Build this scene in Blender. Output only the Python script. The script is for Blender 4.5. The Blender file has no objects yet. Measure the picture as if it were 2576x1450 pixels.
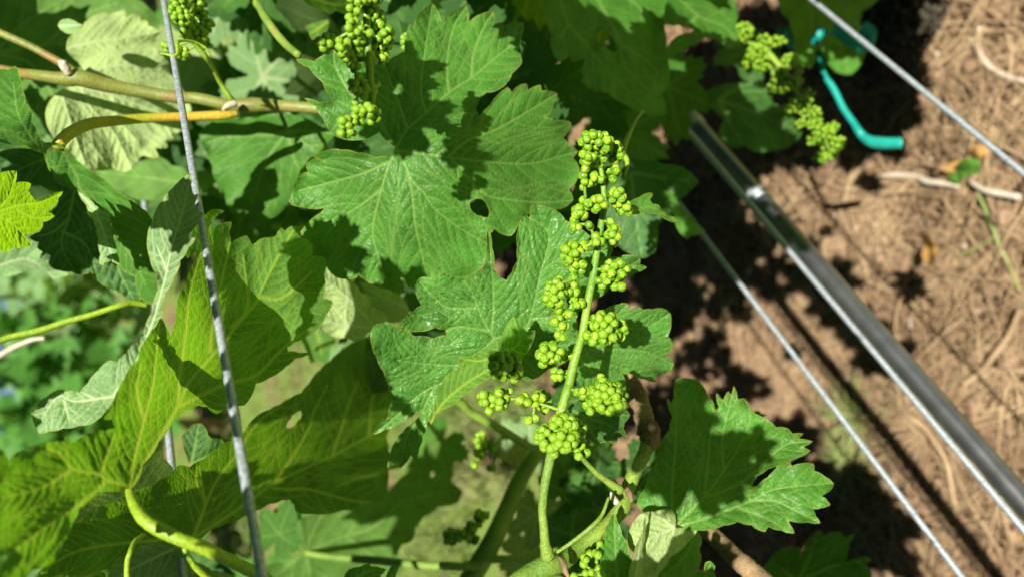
import bpy, math, random
import numpy as np
from mathutils import Vector, Matrix

random.seed(7); RNG = np.random.RandomState(11)
SC = bpy.context.scene
COL = SC.collection
W, H, F = 2576.0, 1450.0, 1860.0          # working frame the picture was measured in, focal length in the same unit
nrm = lambda v: np.array(v, float) / np.linalg.norm(v)

# ------------------------------------------------------------------ camera
R = nrm((-1138, 2255, -1860))             # direction of the trellis row, in camera axes
U = nrm((-4408200, 223200, 2967660))      # world up, in camera axes
U = nrm(U - R * U.dot(R))
X = np.cross(R, U)
CAM_Z = 1.08
CAM = np.array((0, 0, CAM_Z))
M = np.array((X, R, U))                   # camera axes -> world axes
cd = bpy.data.cameras.new('camera'); cam = bpy.data.objects.new('camera', cd); COL.objects.link(cam)
m4 = Matrix([list(M[0]) + [0], list(M[1]) + [0], list(M[2]) + [CAM_Z], [0, 0, 0, 1]])
cam.matrix_world = m4
cd.sensor_width = 36; cd.lens = F / W * 36; cd.clip_start = 0.01; cd.clip_end = 500
cd.dof.use_dof = True; cd.dof.focus_distance = 0.29; cd.dof.aperture_fstop = cd.lens / 3.4
SC.camera = cam

def w2(p):                                # camera axes -> world
    p = np.asarray(p, float)
    return p @ M.T + CAM
def at(px, py, d):                        # a measured direction and a distance -> world point
    px = np.asarray(px, float); py = np.asarray(py, float); d = np.asarray(d, float)
    return w2(np.stack([(px - W / 2) / F * d, -(py - H / 2) / F * d, -d], -1))

# ------------------------------------------------------------------ light
AS = (1900, 900)
Lc = nrm(((AS[0] - W / 2), -(AS[1] - H / 2), -F))   # sunlight travel direction in camera axes
Lw = M @ Lc
wd = bpy.data.worlds.new('World'); SC.world = wd; wd.use_nodes = True
nt = wd.node_tree; bg = nt.nodes['Background']; sky = nt.nodes.new('ShaderNodeTexSky'); sky.sky_type = 'NISHITA'
sky.sun_disc = False; sky.air_density = 0.12; sky.dust_density = 0.1; sky.ozone_density = 1.5; sky.altitude = 300
sky.sun_elevation = math.asin(-Lw[2]); sky.sun_rotation = math.atan2(-Lw[0], -Lw[1])
nt.links.new(sky.outputs[0], bg.inputs[0]); bg.inputs[1].default_value = 0.05
sl = bpy.data.lights.new('sun', 'SUN'); sl.energy = 5.0; sl.angle = math.radians(0.5); sl.color = (1, 0.95, 0.86)
so = bpy.data.objects.new('sun', sl); COL.objects.link(so)
so.rotation_euler = Vector(-Lw).to_track_quat('Z', 'Y').to_euler(); so.location = (0, 0, 5)
SC.view_settings.view_transform = 'Standard'; SC.view_settings.look = 'None'
SC.view_settings.exposure = 0.78; SC.view_settings.gamma = 1
SC.cycles.max_bounces = 8; SC.cycles.transparent_max_bounces = 8

# ------------------------------------------------------------------ helpers: coordinates written per crop of the photograph
def P(s):
    out = []; ox = oy = 0; k = 1.0
    for t in s.split():
        if t[0] in 'ABCD':
            ox = 'ABCD'.index(t[0]) * 644; oy = int(t[1]) * 483; k = 1 / 3.0
        elif t[0] == 'F': ox = oy = 0; k = 1.0
        else:
            a, b = t.split(','); out.append((ox + float(a) * k, oy + float(b) * k))
    return np.array(out, float)

def tag(o, label=None, cat=None, group=None, kind=None):
    if label: o['label'] = label
    if cat: o['category'] = cat
    if group: o['group'] = group
    if kind: o['kind'] = kind
    return o
def empty(name, loc):
    o = bpy.data.objects.new(name, None); o.location = loc; o.empty_display_size = 0.01; COL.objects.link(o); return o
def mesh(name, verts, faces, mat, parent=None, origin=None, smooth=True):
    verts = np.asarray(verts, float)
    if origin is None: origin = verts.mean(0)
    origin = np.asarray(origin, float)
    me = bpy.data.meshes.new(name)
    v = (verts - origin).astype(np.float32)
    if isinstance(faces, np.ndarray):
        n, k = faces.shape
        me.vertices.add(len(v)); me.vertices.foreach_set('co', v.ravel())
        me.loops.add(n * k); me.loops.foreach_set('vertex_index', faces.astype(np.int32).ravel())
        me.polygons.add(n); me.polygons.foreach_set('loop_start', np.arange(0, n * k, k, dtype=np.int32))
        me.polygons.foreach_set('loop_total', np.full(n, k, dtype=np.int32))
        me.update(calc_edges=True); me.validate()
    else:
        me.from_pydata(v.tolist(), [], faces)
    if smooth: me.polygons.foreach_set('use_smooth', [True] * len(me.polygons))
    if mat: me.materials.append(mat)
    o = bpy.data.objects.new(name, me); COL.objects.link(o)
    if parent is not None:
        o.parent = parent; o.location = Vector(origin) - parent.location
    else: o.location = origin
    return o
def fattr(o, name, arr):
    a = o.data.attributes.new(name, 'FLOAT', 'POINT'); a.data.foreach_set('value', np.asarray(arr, np.float32))
def smoothpath(p, n=6):
    p = np.asarray(p, float)
    if len(p) < 3: 
        t = np.linspace(0, 1, n * 2)[:, None]; return p[0] * (1 - t) + p[-1] * t
    q = np.vstack([2 * p[0] - p[1], p, 2 * p[-1] - p[-2]]); out = []
    for i in range(1, len(q) - 2):
        for k in range(n):
            t = k / n; a, b, c, d = q[i - 1], q[i], q[i + 1], q[i + 2]
            out.append(0.5 * ((2 * b) + (c - a) * t + (2 * a - 5 * b + 4 * c - d) * t * t + (3 * b - a - 3 * c + d) * t ** 3))
    out.append(p[-1]); return np.array(out)
def tube_geo(path, rad, seg=10, lump=0.0, flat=1.0, base=0):
    path = np.asarray(path, float); n = len(path)
    rad = np.interp(np.linspace(0, 1, n), np.linspace(0, 1, len(rad)), rad) if np.ndim(rad) else np.full(n, rad)
    t = np.gradient(path, axis=0); t /= np.linalg.norm(t, axis=1)[:, None] + 1e-12
    up = np.array((0.3, 0.2, 1.0)); a = np.cross(t, up); a /= np.linalg.norm(a, axis=1)[:, None] + 1e-9; b = np.cross(t, a)
    ang = np.linspace(0, 2 * math.pi, seg, endpoint=False)
    r = rad[:, None] * (1 + lump * RNG.uniform(-1, 1, (n, seg)))
    v = path[:, None] + r[..., None] * (np.cos(ang)[None, :, None] * a[:, None] + flat * np.sin(ang)[None, :, None] * b[:, None])
    v = v.reshape(-1, 3)
    i = np.arange(n - 1)[:, None] * seg; j = np.arange(seg)[None]; j2 = (j + 1) % seg
    f = np.stack([i + j, i + j2, i + seg + j2, i + seg + j], -1).reshape(-1, 4)
    v = np.vstack([v, path[0], path[-1]]); c0 = n * seg
    jj = np.arange(seg); e1 = np.stack([jj, np.full(seg, c0), np.full(seg, c0), (jj + 1) % seg], -1)
    e2 = np.stack([jj + (n - 1) * seg, (jj + 1) % seg + (n - 1) * seg, np.full(seg, c0 + 1), np.full(seg, c0 + 1)], -1)
    tri = [tuple(int(q) + base for q in x) for x in f] + [(int(x[0]) + base, c0 + base, int(x[3]) + base) for x in e1] + [(int(x[0]) + base, int(x[1]) + base, c0 + 1 + base) for x in e2]
    return v, tri
class MB:
    def __init__(s): s.v = []; s.f = []; s.n = 0
    def add(s, v, f):
        s.v.append(np.asarray(v)); s.f += [tuple(i + s.n for i in x) for x in f]; s.n += len(v)
    def tube(s, path, rad, seg=8, lump=0.0, flat=1.0):
        v, f = tube_geo(path, rad, seg, lump, flat); s.add(v, f)
    def build(s, name, mat, parent=None, origin=None):
        return mesh(name, np.vstack(s.v), s.f, mat, parent, origin)
def path3(s, depths, n=6):
    p = P(s); d = np.interp(np.linspace(0, 1, len(p)), np.linspace(0, 1, len(depths)), depths)
    return smoothpath(at(p[:, 0], p[:, 1], d), n)

# ------------------------------------------------------------------ materials
def newmat(name):
    m = bpy.data.materials.new(name); m.use_nodes = True
    return m, m.node_tree, m.node_tree.nodes['Principled BSDF'], m.node_tree.nodes['Material Output']
def ND(t, kind, **kw):
    n = t.nodes.new(kind)
    for k, v in kw.items():
        if k.startswith('i_'):
            n.inputs[k[2:].replace('_', ' ')].default_value = v
        else: setattr(n, k, v)
    return n
def ramp(t, src, stops):
    r = t.nodes.new('ShaderNodeValToRGB'); el = r.color_ramp.elements
    while len(el) < len(stops): el.new(0.5)
    for e, (p, c) in zip(el, stops): e.position = p; e.color = (*c, 1) if len(c) == 3 else c
    t.links.new(src, r.inputs[0]); return r.outputs[0]
def mixc(t, fac, a, b, mode='MIX'):
    n = t.nodes.new('ShaderNodeMix'); n.data_type = 'RGBA'; n.blend_type = mode
    for sock, v in ((n.inputs['Factor'], fac), (n.inputs['A'], a), (n.inputs['B'], b)):
        if hasattr(v, 'links'): t.links.new(v, sock)
        elif isinstance(v, (int, float)): sock.default_value = v
        else: sock.default_value = (*v, 1)
    return n.outputs['Result']
def mathn(t, op, a, b=0.0, clamp=False):
    n = t.nodes.new('ShaderNodeMath'); n.operation = op; n.use_clamp = clamp
    for i, v in ((0, a), (1, b)):
        if hasattr(v, 'links'): t.links.new(v, n.inputs[i])
        else: n.inputs[i].default_value = v
    return n.outputs[0]
# top / under colours are the leaf tissue itself; trans = colour of light passing through it
def leafmat(name, top, under, trans, tmix=0.42, rough=0.42, vein=(0.25, 0.42, 0.10), bump=0.6, cell=430.0, spots=0.0, spec=0.3, tvein=None):
    m, t, bs, out = newmat(name); L = t.links.new
    geo = ND(t, 'ShaderNodeNewGeometry'); tc = ND(t, 'ShaderNodeTexCoord')
    va = ND(t, 'ShaderNodeAttribute', attribute_name='vein'); ea = ND(t, 'ShaderNodeAttribute', attribute_name='edge')
    oi = ND(t, 'ShaderNodeObjectInfo')
    warp = ND(t, 'ShaderNodeTexNoise'); warp.inputs['Scale'].default_value = 160; L(tc.outputs['Object'], warp.inputs['Vector'])
    wv = ND(t, 'ShaderNodeVectorMath', operation='MULTIPLY_ADD'); L(warp.outputs['Color'], wv.inputs[0]); wv.inputs[1].default_value = (.004,) * 3; L(tc.outputs['Object'], wv.inputs[2])
    vo = ND(t, 'ShaderNodeTexVoronoi', feature='DISTANCE_TO_EDGE'); vo.inputs['Scale'].default_value = cell; L(wv.outputs[0], vo.inputs['Vector'])
    vo2 = ND(t, 'ShaderNodeTexVoronoi', feature='DISTANCE_TO_EDGE'); vo2.inputs['Scale'].default_value = cell * 2.3; L(wv.outputs[0], vo2.inputs['Vector'])
    net = ramp(t, vo.outputs['Distance'], [(0, (1,) * 3), (0.05, (0.35,) * 3), (0.14, (0,) * 3)])
    net2 = ramp(t, vo2.outputs['Distance'], [(0, (.6,) * 3), (0.12, (0,) * 3)])
    veins = mathn(t, 'MAXIMUM', va.outputs['Fac'], mathn(t, 'MAXIMUM', mathn(t, 'MULTIPLY', net, 0.32), mathn(t, 'MULTIPLY', net2, 0.2)), True)
    nz = ND(t, 'ShaderNodeTexNoise'); nz.inputs['Scale'].default_value = 55; nz.inputs['Detail'].default_value = 5; L(tc.outputs['Object'], nz.inputs['Vector'])
    nf = ND(t, 'ShaderNodeTexNoise'); nf.inputs['Scale'].default_value = 900; nf.inputs['Detail'].default_value = 3; L(tc.outputs['Object'], nf.inputs['Vector'])
    k = ramp(t, nz.outputs['Fac'], [(0.3, (0.72,) * 3), (0.7, (1.28,) * 3)])
    k2 = ramp(t, nf.outputs['Fac'], [(0.3, (0.85,) * 3), (0.7, (1.15,) * 3)])
    kk = mixc(t, 1.0, k, k2, 'MULTIPLY')
    ori = mathn(t, 'ADD', mathn(t, 'MULTIPLY', oi.outputs['Random'], 0.35), 0.82)
    cb = ND(t, 'ShaderNodeCombineColor')
    for i in range(3): L(ori, cb.inputs[i])
    kk = mixc(t, 1.0, kk, cb.outputs[0], 'MULTIPLY')
    ct = mixc(t, 1.0, mixc(t, geo.outputs['Backfacing'], top, under), kk, 'MULTIPLY')
    ct = mixc(t, mathn(t, 'MULTIPLY', veins, 0.85), ct, vein)
    ed = ramp(t, ea.outputs['Fac'], [(0.35, (0,) * 3), (0.8, (1,) * 3)])
    ct = mixc(t, mathn(t, 'MULTIPLY', ed, 0.6), ct, (0.33, 0.36, 0.05))
    tp = ND(t, 'ShaderNodeAttribute', attribute_name='tip')
    ct = mixc(t, tp.outputs['Fac'], ct, (0.36, 0.13, 0.04))
    if spots:
        sp = ND(t, 'ShaderNodeTexNoise'); sp.inputs['Scale'].default_value = 30; L(tc.outputs['Object'], sp.inputs['Vector'])
        ct = mixc(t, ramp(t, sp.outputs['Fac'], [(0.55, (0,) * 3), (0.68, (spots,) * 3)]), ct, (0.30, 0.24, 0.06))
    L(ct, bs.inputs['Base Color'])
    rr = mathn(t, 'ADD', mathn(t, 'MULTIPLY', geo.outputs['Backfacing'], 0.28), mathn(t, 'ADD', mathn(t, 'MULTIPLY', nf.outputs['Fac'], 0.25), rough - 0.12), True)
    L(rr, bs.inputs['Roughness']); bs.inputs['Specular IOR Level'].default_value = spec
    tr = ND(t, 'ShaderNodeBsdfTranslucent')
    tcx = mixc(t, 1.0, trans, kk, 'MULTIPLY'); tcx = mixc(t, mathn(t, 'MULTIPLY', veins, 0.85 if tvein else 0.6), tcx, tvein or tuple(min(1, c * 1.5 + 0.05) for c in trans))
    L(tcx, tr.inputs['Color'])
    hgt = mathn(t, 'ADD', mathn(t, 'MULTIPLY', vo.outputs['Distance'], 1.5), mathn(t, 'ADD', mathn(t, 'MULTIPLY', nf.outputs['Fac'], 0.18), mathn(t, 'MULTIPLY', va.outputs['Fac'], -0.5)))
    bp = ND(t, 'ShaderNodeBump'); bp.inputs['Strength'].default_value = bump; bp.inputs['Distance'].default_value = 0.0006; L(hgt, bp.inputs['Height'])
    L(bp.outputs[0], bs.inputs['Normal']); L(bp.outputs[0], tr.inputs['Normal'])
    mx = ND(t, 'ShaderNodeMixShader'); mx.inputs[0].default_value = tmix; L(bs.outputs[0], mx.inputs[1]); L(tr.outputs[0], mx.inputs[2])
    L(mx.outputs[0], out.inputs[0]); return m

TR = (0.17, 0.42, 0.008)
M_LEAF = leafmat('vine_leaf', (0.072, 0.235, 0.028), (0.11, 0.235, 0.04), TR, tmix=0.35)
M_GLOSS = leafmat('young_glossy_leaf', (0.10, 0.30, 0.05), (0.19, 0.27, 0.10), TR, tmix=0.40, rough=0.30, bump=0.9, cell=360)
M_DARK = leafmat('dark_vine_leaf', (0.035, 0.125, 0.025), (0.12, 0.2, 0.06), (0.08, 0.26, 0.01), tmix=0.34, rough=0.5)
M_PALE = leafmat('felted_vine_leaf', (0.17, 0.33, 0.11), (0.42, 0.57, 0.19), (0.30, 0.46, 0.05), tmix=0.34, rough=0.6, vein=(0.60, 0.70, 0.38))
M_GLOW = leafmat('thin_vine_leaf', (0.08, 0.24, 0.04), (0.09, 0.22, 0.035), (0.24, 0.62, 0.010), tmix=0.5, rough=0.5, vein=(0.38, 0.54, 0.06), bump=0.35, tvein=(0.80, 1.0, 0.09))
M_YOUNG = leafmat('yellow_green_leaf', (0.15, 0.30, 0.03), (0.17, 0.31, 0.04), (0.36, 0.66, 0.006), tmix=0.55, rough=0.5, vein=(0.5, 0.5, 0.05), cell=260, bump=1.0)
M_DRY = leafmat('withered_leaf', (0.62, 0.34, 0.10), (0.45, 0.3, 0.12), (0.6, 0.33, 0.04), tmix=0.3, rough=0.7, vein=(0.5, 0.35, 0.15))

def stemmat(name, stops, scale=40, rough=0.5, bump=0.3, stretch=None, trans=0.0):
    m, t, bs, out = newmat(name); L = t.links.new
    tc = ND(t, 'ShaderNodeTexCoord'); nz = ND(t, 'ShaderNodeTexNoise'); nz.inputs['Scale'].default_value = scale; nz.inputs['Detail'].default_value = 5
    L(tc.outputs['Object'], nz.inputs['Vector'])
    n2 = ND(t, 'ShaderNodeTexNoise'); n2.inputs['Scale'].default_value = 900; n2.inputs['Detail'].default_value = 3
    L(tc.outputs['Object'], n2.inputs['Vector'])
    c = ramp(t, nz.outputs['Fac'], stops)
    c = mixc(t, 1.0, c, ramp(t, n2.outputs['Fac'], [(0.3, (0.75,) * 3), (0.7, (1.25,) * 3)]), 'MULTIPLY')
    L(c, bs.inputs['Base Color']); bs.inputs['Roughness'].default_value = rough
    if trans: bs.inputs['Subsurface Weight'].default_value = trans; bs.inputs['Subsurface Radius'].default_value = (0.004, 0.005, 0.001); bs.inputs['Subsurface Scale'].default_value = 0.5
    bp = ND(t, 'ShaderNodeBump'); bp.inputs['Strength'].default_value = bump; bp.inputs['Distance'].default_value = 0.0008; L(n2.outputs['Fac'], bp.inputs['Height'])
    L(bp.outputs[0], bs.inputs['Normal']); return m
M_BUD = stemmat('flower_bud', [(0.32, (0.08, 0.23, 0.01)), (0.5, (0.20, 0.39, 0.014)), (0.68, (0.40, 0.52, 0.03))], 420, 0.34, 0.25, trans=0.06)
M_RACHIS = stemmat('rachis_green', [(0.35, (0.12, 0.27, 0.02)), (0.6, (0.23, 0.37, 0.03)), (0.75, (0.32, 0.33, 0.04))], 50, 0.5, 0.3)
M_CANE = stemmat('green_cane', [(0.32, (0.16, 0.15, 0.03)), (0.5, (0.20, 0.24, 0.04)), (0.68, (0.27, 0.12, 0.05))], 30, 0.5, 0.4)
M_SHOOT = stemmat('green_shoot', [(0.32, (0.13, 0.24, 0.03)), (0.6, (0.22, 0.33, 0.045)), (0.75, (0.30, 0.26, 0.05))], 40, 0.55, 0.6)
M_ORANGE = stemmat('sunburnt_petiole', [(0.4, (0.38, 0.40, 0.03)), (0.68, (0.58, 0.33, 0.035))], 30, 0.45, 0.3)
M_PET = stemmat('yellow_green_petiole', [(0.3, (0.20, 0.36, 0.02)), (0.7, (0.31, 0.42, 0.02))], 30, 0.45, 0.3)
M_BARK = stemmat('dry_bark', [(0.3, (0.10, 0.06, 0.03)), (0.5, (0.22, 0.14, 0.07)), (0.7, (0.4, 0.27, 0.14))], 60, 0.85, 1.0)
M_STRAW = stemmat('straw', [(0.3, (0.26, 0.17, 0.09)), (0.7, (0.50, 0.36, 0.2))], 8, 0.8, 0.3)
M_GRASS = stemmat('grass', [(0.3, (0.13, 0.2, 0.04)), (0.7, (0.33, 0.36, 0.12))], 6, 0.6, 0.3)
M_BLEACH = stemmat('bleached_twig', [(0.3, (0.42, 0.34, 0.25)), (0.7, (0.66, 0.58, 0.46))], 20, 0.8, 0.5)
def soil(name, big=False):
    m, t, bs, out = newmat(name); L = t.links.new; tc = ND(t, 'ShaderNodeTexCoord')
    a = ND(t, 'ShaderNodeTexNoise'); a.inputs['Scale'].default_value = 9; a.inputs['Detail'].default_value = 8; a.inputs['Roughness'].default_value = 0.65; L(tc.outputs['Object'], a.inputs['Vector'])
    b = ND(t, 'ShaderNodeTexNoise'); b.inputs['Scale'].default_value = 120; b.inputs['Detail'].default_value = 6; L(tc.outputs['Object'], b.inputs['Vector'])
    mp = ND(t, 'ShaderNodeMapping'); mp.inputs['Scale'].default_value = (30, 260, 60); mp.inputs['Rotation'].default_value = (0, 0, 0.5); L(tc.outputs['Object'], mp.inputs['Vector'])
    s = ND(t, 'ShaderNodeTexNoise'); s.inputs['Scale'].default_value = 1; s.inputs['Detail'].default_value = 5; s.inputs['Distortion'].default_value = 1.2; L(mp.outputs[0], s.inputs['Vector'])
    c = ramp(t, a.outputs['Fac'], [(0.36, (0.085, 0.052, 0.033)), (0.5, (0.22, 0.138, 0.083)), (0.64, (0.38, 0.255, 0.155))])
    c = mixc(t, 1.0, c, ramp(t, b.outputs['Fac'], [(0.3, (0.6,) * 3), (0.7, (1.35,) * 3)]), 'MULTIPLY')
    c = mixc(t, ramp(t, s.outputs['Fac'], [(0.56, (0,) * 3), (0.66, (.7,) * 3)]), c, (0.48, 0.33, 0.18))
    if big:
        g = ND(t, 'ShaderNodeTexNoise'); g.inputs['Scale'].default_value = 3.4; g.inputs['Detail'].default_value = 6; L(tc.outputs['Object'], g.inputs['Vector'])
        c = mixc(t, ramp(t, g.outputs['Fac'], [(0.40, (0,) * 3), (0.50, (0.9,) * 3)]), c, (0.16, 0.26, 0.045))
    L(c, bs.inputs['Base Color']); bs.inputs['Roughness'].default_value = 0.95; bs.inputs['Specular IOR Level'].default_value = 0.1
    h = mathn(t, 'ADD', b.outputs['Fac'], mathn(t, 'MULTIPLY', s.outputs['Fac'], 0.5))
    bp = ND(t, 'ShaderNodeBump'); bp.inputs['Strength'].default_value = 1; bp.inputs['Distance'].default_value = 0.006; L(h, bp.inputs['Height']); L(bp.outputs[0], bs.inputs['Normal'])
    return m
M_SOIL = soil('tilled_soil'); M_SOILB = soil('weedy_soil', True)
def simple(name, col, rough, metal=0.0, noise=0.0, scale=300, spec=0.5):
    m, t, bs, out = newmat(name); L = t.links.new
    tc = ND(t, 'ShaderNodeTexCoord'); nz = ND(t, 'ShaderNodeTexNoise'); nz.inputs['Scale'].default_value = scale; nz.inputs['Detail'].default_value = 4; L(tc.outputs['Object'], nz.inputs['Vector'])
    L(mixc(t, 1.0, col, ramp(t, nz.outputs['Fac'], [(0.3, (1 - noise,) * 3), (0.7, (1 + noise,) * 3)]), 'MULTIPLY'), bs.inputs['Base Color'])
    L(mathn(t, 'ADD', mathn(t, 'MULTIPLY', nz.outputs['Fac'], noise * 0.4), rough), bs.inputs['Roughness']); bs.inputs['Metallic'].default_value = metal
    bs.inputs['Specular IOR Level'].default_value = spec
    bp = ND(t, 'ShaderNodeBump'); bp.inputs['Strength'].default_value = noise; bp.inputs['Distance'].default_value = 0.0003; L(nz.outputs['Fac'], bp.inputs['Height']); L(bp.outputs[0], bs.inputs['Normal'])
    return m
M_WIRE = simple('galvanised_wire', (0.44, 0.49, 0.53), 0.5, 0.55, 0.35, 700)
M_HOSE = simple('dark_tube', (0.26, 0.26, 0.275), 0.27, 0.85, 0.2, 60, 0.9)
M_TAPE = simple('turquoise_plastic', (0.010, 0.34, 0.27), 0.35, 0.0, 0.15, 80)
M_STEEL = simple('pale_steel', (0.5, 0.54, 0.57), 0.5, 0.3, 0.15, 60)

# ------------------------------------------------------------------ leaf builder
def seg_dist(pts, a, b, w=None, chunk=4000):   # min over segments of distance (divided by width)
    out = np.empty(len(pts)); a = a.astype(np.float32); b = b.astype(np.float32); ab = b - a; l2 = (ab ** 2).sum(1) + 1e-9
    for i in range(0, len(pts), chunk):
        p = pts[i:i + chunk].astype(np.float32)[:, None]
        t = np.clip(((p - a) * ab).sum(2) / l2, 0, 1)
        d = np.sqrt(((p - a - t[..., None] * ab) ** 2).sum(2))
        if w is not None: d = d / w
        out[i:i + chunk] = d.min(1)
    return out
def nearest_on(pts, a, b):
    ab = b - a; l2 = (ab ** 2).sum(1) + 1e-9; p = pts[:, None]
    t = np.clip(((p - a) * ab).sum(2) / l2, 0, 1); q = a + t[..., None] * ab
    d = ((p - q) ** 2).sum(2); k = d.argmin(1); return q[np.arange(len(pts)), k]
def inside(pts, poly):
    x, y = pts[:, 0], pts[:, 1]; r = np.zeros(len(pts), bool); n = len(poly)
    for i in range(n):
        x1, y1 = poly[i - 1]; x2, y2 = poly[i]
        if y1 == y2: continue
        c = (y1 > y) != (y2 > y)
        r ^= c & (x < (x2 - x1) * (y - y1) / (y2 - y1) + x1)
    return r
def inside1(c, poly):
    x1, y1 = np.roll(poly, 1, 0).T; x2, y2 = poly.T; k = (y1 > c[1]) != (y2 > c[1])
    return (np.count_nonzero(c[0] < (x2[k] - x1[k]) * (c[1] - y1[k]) / (y2[k] - y1[k]) + x1[k]) & 1) == 1
def area(poly):
    x, y = poly[:, 0], poly[:, 1]; return 0.5 * (x * np.roll(y, -1) - y * np.roll(x, -1)).sum()
def bulge(poly, k=0.10, n=5, jit=0.0):
    s = 1 if area(poly) > 0 else -1; out = []
    for i in range(len(poly)):
        a = poly[i]; b = poly[(i + 1) % len(poly)]; d = b - a; nn = np.array((d[1], -d[0])) * s
        for j in range(n):
            t = j / n; out.append(a + d * t + nn * (k * 4 * t * (1 - t)) + (RNG.uniform(-1, 1, 2) * jit if j else 0))
    return np.array(out)
def autoveins(poly, J):
    d = np.hypot(*(poly - J).T); n = len(poly); order = np.argsort(-d); got = []
    for i in order:
        a = math.atan2(poly[i][1] - J[1], poly[i][0] - J[0])
        if d[i] < 0.35 * d.max(): break
        if all(abs((a - g + math.pi) % (2 * math.pi) - math.pi) > 0.6 for g, _ in got): got.append((a, poly[i]))
        if len(got) >= 7: break
    out = []
    for a, p in got:
        mid = (J + p) / 2 + np.array((-(p - J)[1], (p - J)[0])) * RNG.uniform(-.06, .06); out.append(np.array([J, mid, J + (p - J) * 0.97]))
    return out
def secondaries(poly, prim, sp=30, ang=0.85, maxlen=190):
    out = []; segA = np.vstack([p[:-1] for p in prim]); segB = np.vstack([p[1:] for p in prim])
    for p in prim:
        L = np.r_[0, np.cumsum(np.hypot(*np.diff(p, axis=0).T))]
        tot = L[-1]; s = sp * 0.8; side = 1
        while s < tot - sp * 0.3:
            q = np.array([np.interp(s, L, p[:, 0]), np.interp(s, L, p[:, 1])]); q2 = np.array([np.interp(s + 3, L, p[:, 0]), np.interp(s + 3, L, p[:, 1])])
            a0 = math.atan2(*(q2 - q)[::-1])
            for sd in (1, -1):
                a = a0 + sd * (ang + RNG.uniform(-.12, .12)); c = q + 0; br = [c.copy()]; ln = 0; mx = min(maxlen, (tot - s) * 0.75 + sp)
                while ln < mx:
                    a -= sd * 0.035; c = c + 8 * np.array((math.cos(a), math.sin(a))); ln += 8
                    if not inside1(c, poly): break
                    if ln > 24 and seg_dist(c[None], segA, segB)[0] < 9: break
                    br.append(c.copy())
                if len(br) > 2: out.append(np.array(br))
            s += sp * RNG.uniform(0.8, 1.25)
    return out
def fit_depth(ctrl):
    c = np.array(ctrl, float); x = (c[:, 0] - 1288) / 500; y = (c[:, 1] - 725) / 500; z = 1 / c[:, 2]
    A = np.stack([x, y, np.ones(len(x))], 1); co, *_ = np.linalg.lstsq(A, z, rcond=None)
    n = len(c); w = None
    if n > 3:
        r = np.hypot(x[:, None] - x, y[:, None] - y); K = r ** 2 * np.log(r + 1e-9); K[r < 1e-9] = 0
        S = np.zeros((n + 3, n + 3)); S[:n, :n] = K + 1e-3 * np.eye(n); S[:n, n:] = A; S[n:, :n] = A.T
        sol = np.linalg.solve(S, np.r_[z, 0, 0, 0]); w = sol[:n]; co = sol[n:]
    def f(px, py):
        X_ = (px - 1288) / 500; Y_ = (py - 725) / 500; v = co[0] * X_ + co[1] * Y_ + co[2]
        if w is not None:
            r = np.hypot(X_[:, None] - x, Y_[:, None] - y); K = r ** 2 * np.log(r + 1e-9); v = v + K @ w
        return 1 / np.maximum(v, 0.5)
    return f
DEBUG = []
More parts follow.
